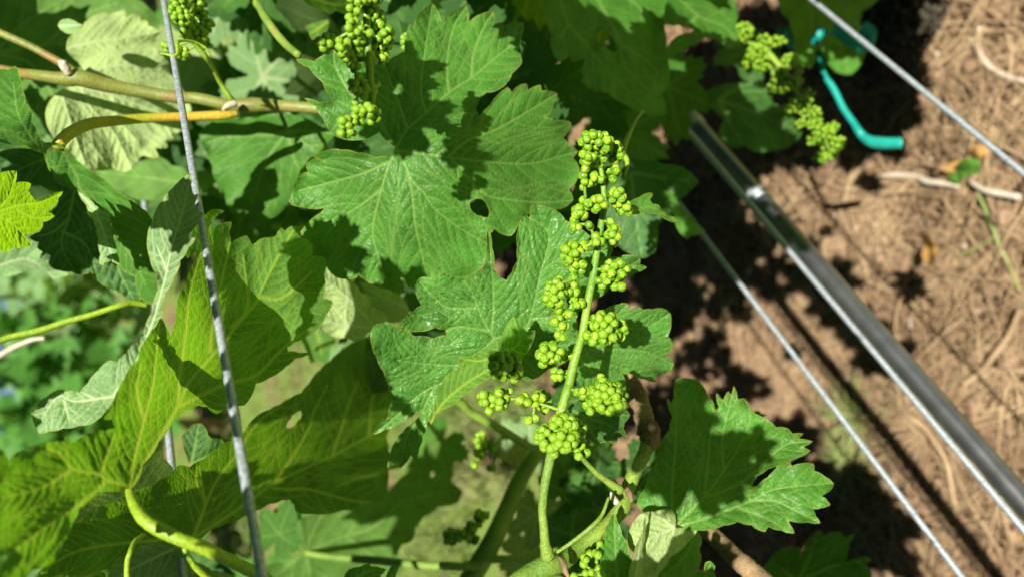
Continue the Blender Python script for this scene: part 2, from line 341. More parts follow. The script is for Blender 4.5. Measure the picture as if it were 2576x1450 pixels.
def blade_data(poly, prim, s, depthf, side, relief, wave, holes=(), sp=30, bulgek=0.07, vw=1.0, hug=1.0):
    raw = poly; poly = bulge(poly, bulgek)
    a = poly; b = np.roll(poly, -1, 0); sec = secondaries(poly, prim, sp) if sp else []
    lo = poly.min(0) - s; hi = poly.max(0) + s
    gx = np.arange(lo[0], hi[0] + s, s); gy = np.arange(lo[1], hi[1] + s, s); nx, ny = len(gx), len(gy)
    g = np.stack(np.meshgrid(gx, gy), -1).reshape(-1, 2); ins = inside(g, poly)
    bounds = [(a, b)]
    for h in holes:
        ins &= ~inside(g, h); bounds.append((h, np.roll(h, -1, 0)))
    i = (np.arange(ny - 1)[:, None] * nx + np.arange(nx - 1)[None]).ravel()
    q = np.stack([i, i + 1, i + nx + 1, i + nx], -1); cnt = ins[q].sum(1); q = q[cnt >= 2]
    used = np.unique(q); remap = -np.ones(len(g), int); remap[used] = np.arange(len(used)); pts = g[used]; isin = ins[used]; q = remap[q]
    A = np.vstack([x for x, _ in bounds]); B = np.vstack([y for _, y in bounds])
    outp = np.where(~isin)[0]
    for k in range(0, len(outp), 500): pts[outp[k:k + 500]] = nearest_on(pts[outp[k:k + 500]], A, B)
    if len(outp) and raw is not None:
        po = pts[outp]
        for c in raw:
            dd = ((po - c) ** 2).sum(1); k = dd.argmin()
            if dd[k] < (1.6 * s) ** 2: pts[outp[k]] = c
    de = seg_dist(pts, A, B)
    pa = np.vstack([p[:-1] for p in prim]); pb = np.vstack([p[1:] for p in prim])
    wts = np.concatenate([np.linspace(1.0, 0.4, len(p) - 1) for p in prim])
    d1 = seg_dist(pts, pa, pb, wts)
    if sec:
        sa = np.vstack([p[:-1] for p in sec]); sb = np.vstack([p[1:] for p in sec]); d2 = seg_dist(pts, sa, sb)
    else: d2 = np.full(len(pts), 99.)
    vein = np.maximum(np.exp(-(d1 / (4.2 * vw)) ** 2), 0.55 * np.exp(-(d2 / (2.0 * min(vw, 1.0))) ** 2))
    # relief (metres, towards the upper side)
    dm = np.minimum(d1, d2 + 2)
    h = relief * (0.0006 * (1 - np.exp(-(dm / 10) ** 2)) + 0.0012 * (1 - np.exp(-(d1 / 32) ** 2)))
    ph = RNG.uniform(0, 6.28, 8); x, y = pts[:, 0], pts[:, 1]
    w = np.sin(x / 71 + y / 97 + ph[0]) + np.sin(x / 43 - y / 61 + ph[1]) * 0.6 + np.sin(x / 120 + ph[2]) * np.sin(y / 90 + ph[3])
    rip = np.exp(-de / 22) * (np.sin(x / 13 + ph[4]) + np.sin(y / 11 + ph[5]) + np.sin((x + y) / 17 + ph[6]))
    fine = np.sin(x / 7.3 + 2 * np.sin(y / 9.1 + ph[7])) * np.sin(y / 6.9 + 2 * np.sin(x / 8.3))
    h = h + wave * (0.0016 * w + 0.0008 * rip) + relief * 0.00010 * fine * (1 - np.exp(-(dm / 6) ** 2))
    d = depthf(x, y) + (-h if side == 'top' else h)
    edge = np.exp(-(de / (3.0 if s < 4 else 1.6)) ** 2) * (1 if s < 4 else .5)
    return pts, q, d, vein, edge, poly
def leaf(name, label, outline, ctrl, veins, side='top', mat=None, s=3.2, relief=1.0, wave=1.0, holes=(), sp=30, petiole=None, group=None, cat='leaf', vw=1.0, bulgek=0.07, tips=True):
    raw = P(outline) if isinstance(outline, str) else outline
    J = None; prim = []
    for v in veins:
        if v.startswith('J '): prim += autoveins(raw, P(v[2:])[0])
        else:
            p = P(v); p = smoothpath(np.c_[p, np.zeros(len(p))], 4)[:, :2]; prim.append(p)
    dr = seg_dist(raw, np.array([raw.mean(0)]), np.array([raw.mean(0) + 1]))
    df = fit_depth(ctrl)
    pts, q, d, vein, edge, poly = blade_data(raw, prim, s, df, side, relief, wave, [bulge(P(h), 0.12) for h in holes], sp, bulgek, vw)
    V = at(pts[:, 0], pts[:, 1], d)
    if side == 'top': q = q[:, ::-1]
    # quads wind so that the normal points at the viewer for an upper side
    J = prim[0][0]; origin = at(J[0], J[1], float(df(np.array([J[0]]), np.array([J[1]]))[0]))
    par = None
    if petiole:
        par = empty(name, origin); o = mesh('blade', V, q, mat or M_LEAF, par, origin)
        ps, dep, rad, pm = petiole
        v, f = tube_geo(path3(ps, dep), rad, 10, 0.03); mesh('petiole', v, f, pm, par)
    else: o = mesh(name, V, q, mat or M_LEAF, None, origin)
    fattr(o, 'vein', vein); fattr(o, 'edge', edge)
    if tips:   # corroded red-brown points of the larger teeth
        e1 = raw - np.roll(raw, 1, 0); e2 = np.roll(raw, -1, 0) - raw; sg = 1 if area(raw) > 0 else -1
        cr = (e1[:, 0] * e2[:, 1] - e1[:, 1] * e2[:, 0]) * sg; cs = (e1 * e2).sum(1) / (np.hypot(*e1.T) * np.hypot(*e2.T) + 1e-9)
        tp = raw[(cr > 0) & (cs < 0.25)]
        if len(tp): fattr(o, 'tip', np.exp(-(np.sqrt(((pts[:, None] - tp) ** 2).sum(2)).min(1) / 4.0) ** 2) * 0.9)
    top = par or o; tag(top, label, cat, group)
    # debug: facing
    c = pts.mean(0); e = 20.0
    p0, p1, p2 = [at(*z, float(df(np.array([z[0]]), np.array([z[1]]))[0])) for z in ((c[0], c[1]), (c[0] + e, c[1]), (c[0], c[1] + e))]
    n = np.cross(p2 - p0, p1 - p0); n /= np.linalg.norm(n); vv = p0 - CAM; vv /= np.linalg.norm(vv)
    DEBUG.append((label[:40], round(float(n.dot(vv)), 2), round(float(n.dot(Lw)), 2), len(pts)))
    return top
# ------------------------------------------------------------------ leaves near the camera
leaf('vine_leaf', 'large toothed vine leaf with a small round hole, shadowed by the upper bunch',
  'B0 1050,1110 930,1000 760,1060 600,1030 500,890 450,805 360,740 480,775 590,770 500,620 400,510 295,448 440,465 500,420 585,372 630,440 720,490 980,470 1060,420 1122,388 1160,180 1190,200 1225,110 1330,22 1400,162 1490,90 1585,38 1607,165 1690,110 1790,88 1800,185 1858,170 1870,200 C0 0,176 88,175 66,300 42,375 72,445 76,475 0,555 B0 1900,620 1830,680 1740,700 1690,740 1655,820 1685,882 1760,800 1900,655 1930,700 C0 60,640 110,633 120,682 180,650 215,642 222,686 280,688 342,704 322,770 290,850 253,886 320,908 447,924 425,985 387,1040 430,1095 497,1140 460,1190 510,1280 490,1360 430,1430 C1 462,60 400,115 320,130 200,100 60,200 0,330 B1 1860,320 1800,280 1740,330 1735,450 1720,540 1660,610 1550,650 1400,680 1250,720 1150,720 1120,650 1090,640 1090,772 1000,735 900,700 770,622 765,642 690,655 600,640 530,560 500,505 420,480 430,400 330,310 495,150 512,122 350,115 243,85 262,40 B0 300,1400 340,1310 392,1298 378,1240 440,1195 520,1215 430,1180 545,1130 640,1130 760,1150 900,1190 985,1180 1040,1140',
  [(1000,380,.328),(1400,250,.380),(1420,400,.385),(1300,480,.355),(780,480,.345),(1000,680,.350),(1150,100,.362),(760,260,.330),(900,330,.328),(1200,650,.350),(1150,420,.337)],
  ['B0 1055,1120 1150,970 1290,850 1450,700 1620,590 1800,440 1933,330 C0 40,210 85,178','B0 1060,1135 1400,1180 1470,1190 1700,1215 C0 0,1235 160,1230 340,1185 490,1142','B0 1460,1180 1600,1060 1800,980 1933,910 C0 150,820 338,706',
   'B0 1060,1130 1110,1220 1180,1370 B1 1260,0 1350,130 1550,280 1730,380','B0 1050,1130 1000,1250 940,1450 B1 880,280 920,480 990,700','B0 1130,1260 1160,1400 B1 1175,0 1200,250 1240,430 1290,650','B0 1010,1220 800,1310 500,1390 320,1440','B0 945,1430 B1 800,90 640,200 500,370','B0 1050,1110 990,1000 920,900 780,860 600,900',
   'B0 1150,970 1070,750 1010,600 980,490','B0 1290,850 1250,700 1270,400 1330,40','B0 1450,700 1440,450 1490,200 1583,50','B0 1620,590 1640,400 1720,200 1788,95','B0 900,880 740,740 640,600 590,480 585,378','B0 1470,1190 1600,1330 C1 -200,20 0,60 250,80 455,62'],
  'top', M_LEAF, 3.0, 1.0, 1.0, holes=['B1 1640,60 1700,55 1745,110 1752,190 1700,180 1640,150 1612,90'], sp=34)

leaf('vine_leaf', 'glossy blistered bright green leaf in the middle, with a long finger-like lobe pointing up',
  'B1 1755,278 1745,400 1737,520 1705,590 1600,640 1500,642 1440,615 1392,600 1380,640 1345,655 1330,578 1322,648 1240,643 1205,685 1200,745 1250,850 1180,900 1120,950 1070,1010 1120,1035 1230,1050 1350,1020 1425,1035 1442,1075 1340,1100 1200,1085 1070,1008 900,993 865,1060 875,1160 910,1250 960,1350 1000,1450 B2 1008,60 1030,120 995,240 900,335 885,378 965,345 1085,290 1210,210 1280,212 1185,290 1090,370 1045,440 1010,540 990,632 1060,590 1087,632 1150,568 1168,520 1200,577 1232,480 1257,400 1290,290 1350,200 1420,60 B1 1560,1420 1700,1320 C1 -60,1330 10,1426 60,1400 132,1422 280,1330 440,1250 490,1100 482,960 500,900 620,812 740,722 870,640 935,608 1022,566 965,545 967,500 900,475 800,488 722,500 762,440 735,380 590,332 480,260 405,215 350,150 280,118 200,100 140,105 140,205 92,158 45,280 38,420 40,520 0,600 B1 1890,667 1832,640 1795,575 1782,420',
  [(1240,850,.318),(1225,620,.300),(1050,720,.308),(940,820,.302),(1330,560,.310),(1560,660,.318),(1450,760,.322),(960,1110,.325),(1060,1180,.33),(1380,940,.322),(1100,920,.316)],
  ['B1 1800,1100 1740,1020 1670,870 1620,740 1560,670','B1 1775,1050 1790,850 1780,600 1756,300','B1 1740,1040 1600,1020 1480,1020 1300,1120','B1 1670,870 1450,870 1350,800 1235,680','B1 1800,1100 C1 0,1070 100,1030 165,830 215,600 275,320 110,180','C1 100,1030 250,950 420,880 600,700 850,560 1010,566','B1 1800,1100 1700,1190 1530,1300 1240,1290 1060,1265','B1 1650,1220 1500,1380 B2 1250,60 1050,240 890,372','B2 1350,0 1250,200 1130,420 1085,620','C1 -100,1150 100,1200 280,1320','C1 140,950 330,930 500,870','C1 215,600 400,480 740,440'],
  'top', M_GLOSS, 2.8, 1.7, 1.0, sp=24)

leaf('vine_leaf', 'small folded yellow-green leaf with a dark blotched tip, tucked behind the dark bud knot',
  'C1 10,930 60,1000 112,1052 176,1040 155,1130 80,1250 0,1335 -80,1400 B1 1790,1375 B2 1680,0 1560,90 1420,185 1352,220 1322,302 1300,265 1342,180 1362,90 1385,10 B1 1405,1440 1432,1385 1500,1347 1542,1330 1527,1290 1530,1240 1580,1257 1650,1222 1712,1180 1800,1150 1860,1080',
  [(1290,800,.290),(1180,900,.292),(1090,1060,.300),(1340,830,.288),(1240,900,.283)],
  ['B2 1320,290 1420,130 1600,-20 B1 1760,1330 C1 -60,1220 60,1120 10,940','B1 1900,1180 1700,1270 1530,1245'],
  'under', M_GLOW, 2.8, 1.2, 0.8, sp=22)

leaf('vine_leaf', 'lobed leaf right of the bunch stem, speckled by the shadow of flower buds',
  'C1 590,940 700,882 800,845 872,834 876,887 965,868 988,886 1060,882 1132,873 1192,907 1202,980 1178,1080 1218,1160 1195,1205 1150,1212 1192,1250 1222,1292 1200,1340 1150,1366 1100,1374 1078,1400 1097,1432 1000,1410 900,1370 830,1364 862,1450 850,1520 700,1560 560,1500 480,1400 470,1250 540,1080',
  [(1500,850,.335),(1680,790,.345),(1680,920,.36),(1460,930,.335),(1550,960,.35)],
  ['C1 480,1280 650,1150 850,1030 1010,1020 1190,910','C1 600,1190 800,1180 1000,1200 1215,1290','C1 560,1230 700,1290 900,1340 1090,1425','C1 520,1260 640,1380 780,1480','C1 700,1110 760,960 872,840'],
  'top', M_GLOSS, 3.0, 1.2, 1.0, sp=24)

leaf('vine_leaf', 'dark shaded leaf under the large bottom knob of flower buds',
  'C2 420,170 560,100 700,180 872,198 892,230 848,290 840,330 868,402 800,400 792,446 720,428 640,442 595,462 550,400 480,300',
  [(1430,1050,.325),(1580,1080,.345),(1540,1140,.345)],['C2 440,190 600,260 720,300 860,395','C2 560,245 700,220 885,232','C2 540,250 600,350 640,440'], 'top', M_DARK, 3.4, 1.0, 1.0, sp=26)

leaf('vine_leaf', 'wide dark leaf over the soil at right, its lower toothed lobe sunlit',
  'C2 1225,1078 1050,1000 940,900 1000,780 1080,600 1120,450 1190,340 1210,240 1168,100 1200,140 1222,100 1230,0 C1 1225,1420 1252,1400 C2 1400,-30 1450,20 1480,112 1502,100 1532,205 1562,170 1540,60 1592,130 1632,48 1662,102 1675,8 1702,112 1762,108 1790,170 1840,222 1880,240 1933,268 D2 22,280 60,322 152,330 182,372 272,370 212,412 342,430 250,470 322,500 230,552 130,592 70,610 0,636 C2 1850,690 1778,792 1850,762 1933,695 D2 30,660 100,605 172,583 167,622 250,594 347,598 347,650 432,692 497,747 480,790 408,836 472,907 400,932 338,940 362,992 397,1046 300,1040 140,1020 202,1124 100,1100 0,1072 C2 1908,1112 1802,1060 1705,1035 1600,1062 1400,1100 1240,1084',
  [(1690,1320,.325),(1700,1000,.345),(2000,1130,.33),(2080,1200,.32),(1900,1290,.315),(1870,1080,.34)],
  ['C2 1228,1080 1450,850 1600,650 1730,430 1800,250 1760,115','C2 1228,1075 1205,850 1225,600 1240,300 1225,20','C2 1450,850 1650,780 1760,720 1930,560 D2 150,450 335,430','C2 1450,850 1480,600 1500,350 1560,180','C2 1228,1080 1500,1000 1800,880 D2 20,800 200,770 490,745','C2 1800,880 D2 50,880 220,960 385,1042','C2 1600,650 1590,400 1675,20','C2 1700,930 1880,1000 D2 190,1118'],
  'top', M_LEAF, 3.2, 1.0, 1.5, sp=34)

leaf('vine_leaf', 'pale underside leaf at the bottom beside the dark triangular leaf, with soft mottled veins',
  'C2 965,978 1080,958 1150,942 1218,945 1235,1082 1400,1100 1330,1190 1200,1300 1110,1420 1080,1480 985,1480 975,1300 900,1250 872,1185 905,1050',
  [(1640,1290,.315),(1760,1330,.325),(1620,1440,.31)],['C2 1230,1080 1200,1200 1090,1400','C2 1225,1085 1060,1150 930,1200','C2 1230,1080 1120,1000 1000,985'], 'under', M_PALE, 3.2, 1.3, 1.0, sp=22)
leaf('vine_leaf', 'upright narrow green leaf covering the small bunch at the bottom edge',
  'C2 770,962 730,1040 700,1110 678,1200 690,1490 890,1490 905,1350 882,1240 830,1130 795,1030',
  [(1540,1300,.300),(1580,1440,.298),(1520,1440,.295)],['C2 800,1480 775,1250 770,970'], 'top', M_LEAF, 3.2, 0.8, 0.6, sp=24)
leaf('vine_leaf', 'thin pale leaf folded lengthwise at the bottom edge between two wider leaves',
  'C2 1003,1000 990,1090 965,1170 960,1165 915,1300 880,1490 975,1490 982,1250 1005,1090',
  [(1620,1320,.300),(1600,1440,.295),(1625,1440,.30)],['C2 930,1480 960,1300 1000,1010'], 'under', M_PALE, 3.0, 0.6, 0.5, sp=0)
leaf('vine_leaf', 'dark triangular leaf hanging below the wide leaf at the bottom edge',
  'C2 1390,1100 1432,1150 1412,1250 1430,1300 1402,1390 1350,1490 1075,1490 1110,1420 1200,1290 1300,1190',
  [(1700,1400,.335),(1760,1350,.34),(1740,1440,.335)],['C2 1390,1110 1300,1300 1100,1480'], 'under', M_LEAF, 3.4, 0.8, 0.8, sp=26)
leaf('vine_leaf', 'small frilly sunlit leaf tip at the bottom edge left of the brown cane',
  'C2 1340,1490 1400,1400 1450,1412 1460,1340 1500,1330 1535,1370 1520,1410 1545,1490', [(1770,1440,.32),(1800,1420,.32),(1790,1460,.32)],['C2 1440,1480 1500,1350'],'top',M_LEAF,3.4,1,1,sp=20)
leaf('vine_leaf', 'shaded vine leaf low at the bottom right, hanging over dark soil',
  'C2 1850,1490 D2 0,1330 100,1240 232,1228 272,1292 300,1170 382,1092 432,1132 542,1104 582,1152 657,1130 612,1200 600,1270 578,1345 700,1300 792,1310 742,1360 782,1420 770,1490', [(1950,1400,.50),(2130,1350,.48),(2150,1440,.47)],['J D2 230,1480'],'top',M_DARK,5,0.8,1.5,sp=40)

# left side
leaf('vine_leaf', 'pale felted underside of a leaf sunlit behind the brown cane, upper left',  # left outline follows a shadow edge; only the lit part of the leaf
  'A0 650,545 590,470 500,380 520,280 610,212 660,150 730,105 800,93 830,108 880,90 947,74 952,132 1000,105 1052,103 1062,157 1112,153 1118,192 1218,240 1180,275 1140,312 1195,400 1290,490 1270,545 1350,640 1420,760 1447,840 1400,872 1462,972 1380,987 1298,1010 1312,1052 1250,1062 1272,1117 1162,1112 1202,1192 1080,1175 1050,1190 1020,1260 940,1302 850,1272 700,1282 600,1232 560,1180 500,1120 440,1090 380,1000 345,900 350,810 430,700 560,640',
  [(150,180,.43),(420,80,.47),(450,300,.46),(300,420,.44),(120,280,.42)],
  ['A0 420,560 650,545 850,500 1050,495 1275,482','A0 420,560 500,380 680,325 850,300 1215,242','A0 420,560 600,650 850,720 1150,830 1440,960','A0 420,560 600,650 680,800 860,1000 1000,1280','A0 420,560 500,800 560,1000 640,1230','A0 700,1100 780,1200','A0 850,720 900,900 1050,1080'],
  'under', M_PALE, 3.2, 1.5, 1.0, sp=26)
leaf('vine_leaf', 'broad shaded leaf filling the top left corner behind the canes',  # same leaf beyond the shadow edge, its shade put into a darker material
  'A0 -60,-60 620,-60 1000,-20 1130,60 1210,160 1100,400 760,600 700,900 600,1100 420,1080 300,900 200,760 150,560 -60,480', [(50,100,.50),(350,50,.52),(200,300,.50)],
  ['A0 -40,400 330,340 680,325','A0 -40,400 150,200 430,20','A0 -40,400 250,500 500,900','A0 330,340 600,130 900,20'],'under',M_LEAF,5,1.0,1.5,sp=45)
leaf('vine_leaf', 'small pale oval leaf tip lit beside the felted leaf, upper left',  # pale oval put in for a fleck of sunlight
  'A0 437,200 450,160 490,143 545,150 590,175 620,188 600,220 560,248 520,258 470,235', [(160,60,.41),(200,65,.41),(175,80,.41)],['A0 437,200 620,188'],'top',M_PALE,3,0.3,0.3,sp=0,tips=False)
leaf('vine_leaf', 'folded leaf at the left edge with ragged yellow margin, hung on the orange petiole',
  'A0 -40,515 0,520 62,524 122,498 145,570 172,680 192,780 237,830 235,920 292,1030 330,1070 348,1076 400,1078 455,1085 520,1180 640,1260 730,1320 890,1450 A1 960,40 1060,110 1150,212 1120,330 1122,450 1172,620 1192,750 1150,850 1060,800 1020,640 900,560 860,300 760,130 600,0 A0 500,1400 430,1382 400,1310 372,1290 355,1240 330,1160 200,1100 80,1090 -40,1050',
  [(0,200,.31),(60,300,.315),(140,362,.335),(300,480,.345),(370,700,.35),(10,340,.33),(240,540,.36)],
  ['A0 450,1085 500,1200 580,1330 610,1430 A1 800,200 1000,500 1100,700','A0 450,1085 330,1150 150,900 100,620','A0 450,1085 350,1150 A0 370,1290','A0 330,1150 120,1120 -20,1060'],
  'top', M_LEAF, 3.4, 1.2, 1.0, sp=28)
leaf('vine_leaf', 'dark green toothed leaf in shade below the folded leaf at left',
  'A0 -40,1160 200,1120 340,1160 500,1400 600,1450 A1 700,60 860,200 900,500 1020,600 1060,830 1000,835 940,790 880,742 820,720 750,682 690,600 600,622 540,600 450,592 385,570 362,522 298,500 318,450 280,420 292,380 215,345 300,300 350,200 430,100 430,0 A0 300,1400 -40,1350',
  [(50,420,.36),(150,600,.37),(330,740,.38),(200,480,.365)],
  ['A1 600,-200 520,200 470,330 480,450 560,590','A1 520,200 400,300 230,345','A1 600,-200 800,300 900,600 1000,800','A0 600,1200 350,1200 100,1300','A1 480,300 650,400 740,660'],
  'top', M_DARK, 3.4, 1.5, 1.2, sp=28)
leaf('vine_leaf', 'narrow curled pale green leaf strip hanging over the dark toothed leaf',
  'A1 585,-5 640,30 720,100 795,172 778,112 832,160 832,205 838,250 848,300 858,350 880,450 902,552 870,538 838,520 785,530 782,555 748,540 757,470 740,350 728,270 700,200 650,100',
  [(215,530,.335),(270,640,.335),(290,700,.335)],['A1 600,10 720,150 800,350 850,520'],'top',M_PALE,2.8,0.7,0.6,sp=20)
leaf('vine_leaf', 'bright yellow-green backlit leaf poking in from the left edge',
  'A0 -60,1290 0,1305 125,1290 117,1382 162,1372 235,1384 212,1440 A1 232,20 262,62 300,62 380,22 475,-5 440,50 430,95 362,148 412,180 375,212 318,225 322,268 300,292 170,318 240,402 200,410 90,420 60,448 0,440 -60,450',
  [(0,430,.27),(150,480,.335),(70,620,.295)],['A1 -60,160 120,100 300,75 470,0','A1 -60,160 100,250 235,400','A1 -60,160 60,40 A0 120,1300','A1 120,130 250,190 405,180'],
  'under', M_YOUNG, 2.8, 2.2, 0.8, sp=20)
leaf('vine_leaf', 'pale leaf piece behind the dark toothed leaf at the left edge',
  'A1 -40,430 100,380 310,230 330,330 300,500 370,540 525,622 450,640 400,666 350,600 345,560 200,590 0,640 -40,640',[(0,660,.42),(120,620,.42),(150,700,.43)],['A1 -40,560 200,500 400,640'],'top',M_PALE,4,0.6,1,sp=30)
leaf('vine_leaf', 'long pale green leaf standing edge-on along the fold left of the steel wire',
  'A0 1447,1303 1440,1400 A1 1452,0 1467,22 1493,12 1472,85 1482,145 1533,155 1490,232 1430,310 1418,344 1478,346 1420,425 1358,520 1360,545 1312,640 1250,760 1213,860 1200,892 1243,902 1200,960 1150,1040 1122,1100 1155,1115 1100,1190 1040,1270 980,1350 930,1440 A2 880,60 800,200 700,290 600,310 480,330 370,352 288,372 272,330 242,240 232,215 292,182 278,150 340,100 440,42 500,48 560,50 600,62 A1 660,1440 740,1340 820,1268 880,1280 950,1210 1022,1120 1052,1160 1090,1030 1150,900 1195,730 1178,620 1130,500 1113,320 1150,220 1215,75 A0 1300,1420',
  [(460,520,.258),(400,760,.256),(330,950,.254),(100,1040,.25),(300,1080,.248),(480,440,.262)],
  ['A2 850,90 560,130 440,90 300,280','A2 850,90 A1 1000,1330 1150,980 1230,700 1300,400 1380,150 A0 1445,1310','A2 700,100 600,50','A1 1260,600 1180,400','A2 480,120 520,280'],
  'top', M_PALE, 2.6, 0.9, 0.8, sp=22)
leaf('vine_leaf', 'very large backlit leaf at lower left, glowing veins meeting at a thick petiole',
  'A2 960,785 930,798 790,800 700,852 600,932 545,1045 470,1200 400,1340 250,1400 150,1490 -60,1490 -60,500 0,480 70,572 110,540 300,452 500,432 490,388 552,440 600,400 700,370 680,330 790,352 870,330 850,262 780,262 830,200 880,80 A1 940,1400 1040,1260 1140,1050 1215,945 1250,1010 1292,1142 1330,960 1370,745 1410,660 1470,520 1497,430 1412,500 1398,470 1450,320 1490,240 1540,180 1600,132 1695,142 1650,170 1600,210 1565,330 1600,290 1662,240 1748,225 1728,300 1742,382 1800,350 1862,328 1900,400 B1 0,382 40,350 120,348 150,330 187,270 220,292 272,255 327,275 338,350 392,358 428,430 422,480 530,500 515,620 510,800 582,822 530,925 480,1020 290,1130 235,1170 240,1200 330,1210 410,1215 300,1252 228,1312 100,1400 0,1442 A2 1850,155 1720,150 1690,190 1632,222 1560,170 1500,158 1400,190 1310,262 1200,430 1080,600 1010,770',
  [(0,1300,.176),(300,1000,.228),(200,1250,.205),(560,900,.322),(520,600,.306),(700,700,.330),(820,750,.337),(650,950,.332),(430,800,.268)],
  ['A2 975,775 1000,600 1085,270 1150,0 A1 1180,1180 1205,950','A2 985,775 1180,440 1340,160 A1 1420,1440 1650,1170 1933,830 B1 30,770 130,560 300,260','A2 1340,160 A1 1350,1440 1400,1050 1440,700 1600,180','A2 1345,165 1500,90 1700,0 A1 1933,1380 B1 200,1180 420,1010','A2 970,775 800,720 740,680 540,640 450,530 350,485','A2 800,725 600,900 340,1070 50,1300','A2 540,640 300,780 0,860','A2 1085,270 1040,120 1030,0 A1 1060,1300','A1 1580,1200 1610,950 1740,380','A2 750,680 860,380','B1 30,790 200,800 420,600','A1 1750,1020 1870,860 1840,480'],
  'under', M_GLOW, 2.8, 0.7, 0.55, sp=30, vw=1.7,
  petiole=('A2 975,778 1010,900 1100,1030 1300,1140 1500,1215 1700,1310 1960,1440 B2 200,1560',[.239,.232,.228,.228,.23,.235,.24,.245],[.0014,.0018,.0021,.0021,.0020,.0019],M_PET))
leaf('vine_leaf', 'long dark leaf seen from below across the lower middle, with a slit in it',
  'A2 1455,1165 1480,1180 1590,1090 1700,1050 1850,990 B2 0,950 100,900 200,870 255,865 290,910 302,962 420,975 650,950 880,890 955,895 972,830 1000,640 1100,620 1000,500 980,400 1020,240 1035,100 1000,-20 B1 960,1330 900,1200 845,1083 790,1105 650,1190 560,1270 480,1340 400,1440 B2 340,65 260,100 180,150 100,190 0,240 A2 1845,355 1760,412 1640,482 1540,560 1430,622 1345,608 1290,682 1150,762 1020,812 880,880 600,1020 555,1055 470,1220 420,1310 280,1440 200,1490 480,1490 500,1440 780,1400 900,1310 1060,1215 1200,1180 1300,1190 1400,1200',
  [(180,1400,.238),(480,1350,.298),(485,1200,.303),(925,860,.50),(950,1100,.50),(700,1100,.385)],
  ['A2 1455,1160 1550,900 1480,750 1480,620','A2 1455,1160 1780,950 B2 0,840 140,740 350,640 570,540 880,370 990,300','B2 140,740 300,500 400,320 440,200 540,0','B2 570,540 700,150 770,-20','B2 130,780 250,790 400,790 700,870 880,890','A2 1455,1160 1620,750 1800,500 1933,300 B2 250,110','A2 1455,1170 1100,1180 600,1250 300,1420','A2 1550,900 1500,620','B2 850,380 870,150 920,-20'],
  'under', M_GLOW, 3.0, 0.4, 0.6, vw=1.3, holes=['B2 340,198 342,240 315,270 250,330 228,322 262,260 300,218'], sp=36)
leaf('vine_leaf', 'dark wide leaf behind the long one, its lobes pointing over the bright weeds',
  'B2 375,1262 200,1340 60,1372 100,1490 900,1490 1080,1440 1100,1330 1072,1260 1100,1205 1180,1180 1200,1080 1262,1000 1382,920 1520,890 1562,800 1470,742 1482,660 1400,680 1285,722 1370,520 1392,430 1282,438 1260,600 1000,800 900,700 600,860 500,950 320,1030 300,1100',
  [(770,1260,.57),(1150,980,.64),(960,1400,.60)],
  ['B2 372,1262 480,1020 600,900','B2 380,1262 700,1130 730,1080 1000,800 1380,440','B2 720,1130 900,1070 1130,870 1540,800','B2 372,1262 330,1020','B2 380,1270 420,1450','B2 700,1160 900,1300','B2 372,1262 150,1450'],'under',M_LEAF,4.5,0.8,1.2,sp=45,
  petiole=('B2 372,1265 500,1290 700,1310 950,1330 1300,1365 1620,1360',[.57,.56,.54,.52],[.0022,.003,.003],M_SHOOT))
leaf('vine_leaf', 'sunlit leaf behind the thick petiole, between the glowing leaf and the dark one',
  'A2 1010,790 1000,700 1040,600 1100,500 1200,420 1240,560 1310,640 1290,690 1150,760 1000,830 880,880 640,1010 560,1040 600,960 700,850 850,800',[(350,1200,.33),(420,1130,.33),(220,1300,.32)],['J A2 960,830'],'top',M_PALE,3.4,0.8,1,sp=24)
leaf('vine_leaf', 'small dark crinkled leaf among the weeds right of the second wire',
  'A2 1370,390 1420,340 1440,310 1500,292 1540,310 1570,380 1600,410 1680,420 1700,450 1620,500 1540,560 1440,612 1410,540 1385,450',[(480,1110,.40),(560,1120,.40),(500,1160,.40)],['J A2 1440,600'],'top',M_DARK,3.6,2,1.5,sp=20)
leaf('vine_leaf', 'striped light and dark leaf at the bottom left under the thick petiole',
  'A2 800,1490 840,1400 900,1300 1050,1220 1250,1170 1370,1215 1400,1250 1450,1330 1600,1400 1850,1490',[(300,1440,.36),(450,1400,.36),(600,1460,.37)],['A2 1370,1215 1200,1290 1000,1390 830,1490','A2 1370,1215 1500,1400'],'top',M_PALE,3.6,0.8,1,sp=28)
leaf('vine_leaf', 'yellow-green ragged leaf edge along the very bottom left',
  'A2 480,1490 520,1440 600,1420 780,1408 800,1440 780,1490',[(200,1450,.32),(240,1460,.32),(250,1450,.32)],['A2 500,1490 780,1410'],'under',M_GLOW,3.4,0.6,1,sp=20)
leaf('vine_leaf', 'pale crumpled underside leaf between the big leaf and the backlit one, centre left',
  'B1 480,560 545,565 600,642 690,655 742,680 790,752 862,792 872,862 960,900 1010,960 900,1010 850,1060 742,1122 690,1100 560,1080 470,1020 530,920 570,820 430,780 420,660',
  [(800,720,.40),(940,800,.42),(870,840,.41)],['B1 900,1020 700,800 500,640','B1 700,800 680,950 740,1110','B1 900,1020 640,1000 520,940','B1 740,840 760,690','B1 690,1010 650,1090'],'under',M_PALE,3.2,1.6,1.0,sp=20)
leaf('vine_leaf', 'pale shaded leaf corner just under the lower margin of the big holed leaf',
  'B1 780,670 930,720 1090,770 1155,885 1140,960 1000,985 900,900 850,800',[(920,740,.44),(1020,780,.44),(980,800,.44)],['B1 1150,880 980,800 800,700'],'under',M_PALE,3.6,1.4,1,sp=22)
leaf('vine_leaf', 'dark olive leaf in the gap between the crumpled leaf and the glossy leaf',
  'B1 900,760 1090,770 1200,760 1260,840 1130,960 1060,1020 900,1010 850,1100 1000,1500 700,1500 600,1300 700,1100',[(950,760,.50),(1050,800,.50),(950,950,.50)],['J B1 1100,800'],'under',M_DARK,5,0.8,1,sp=36)
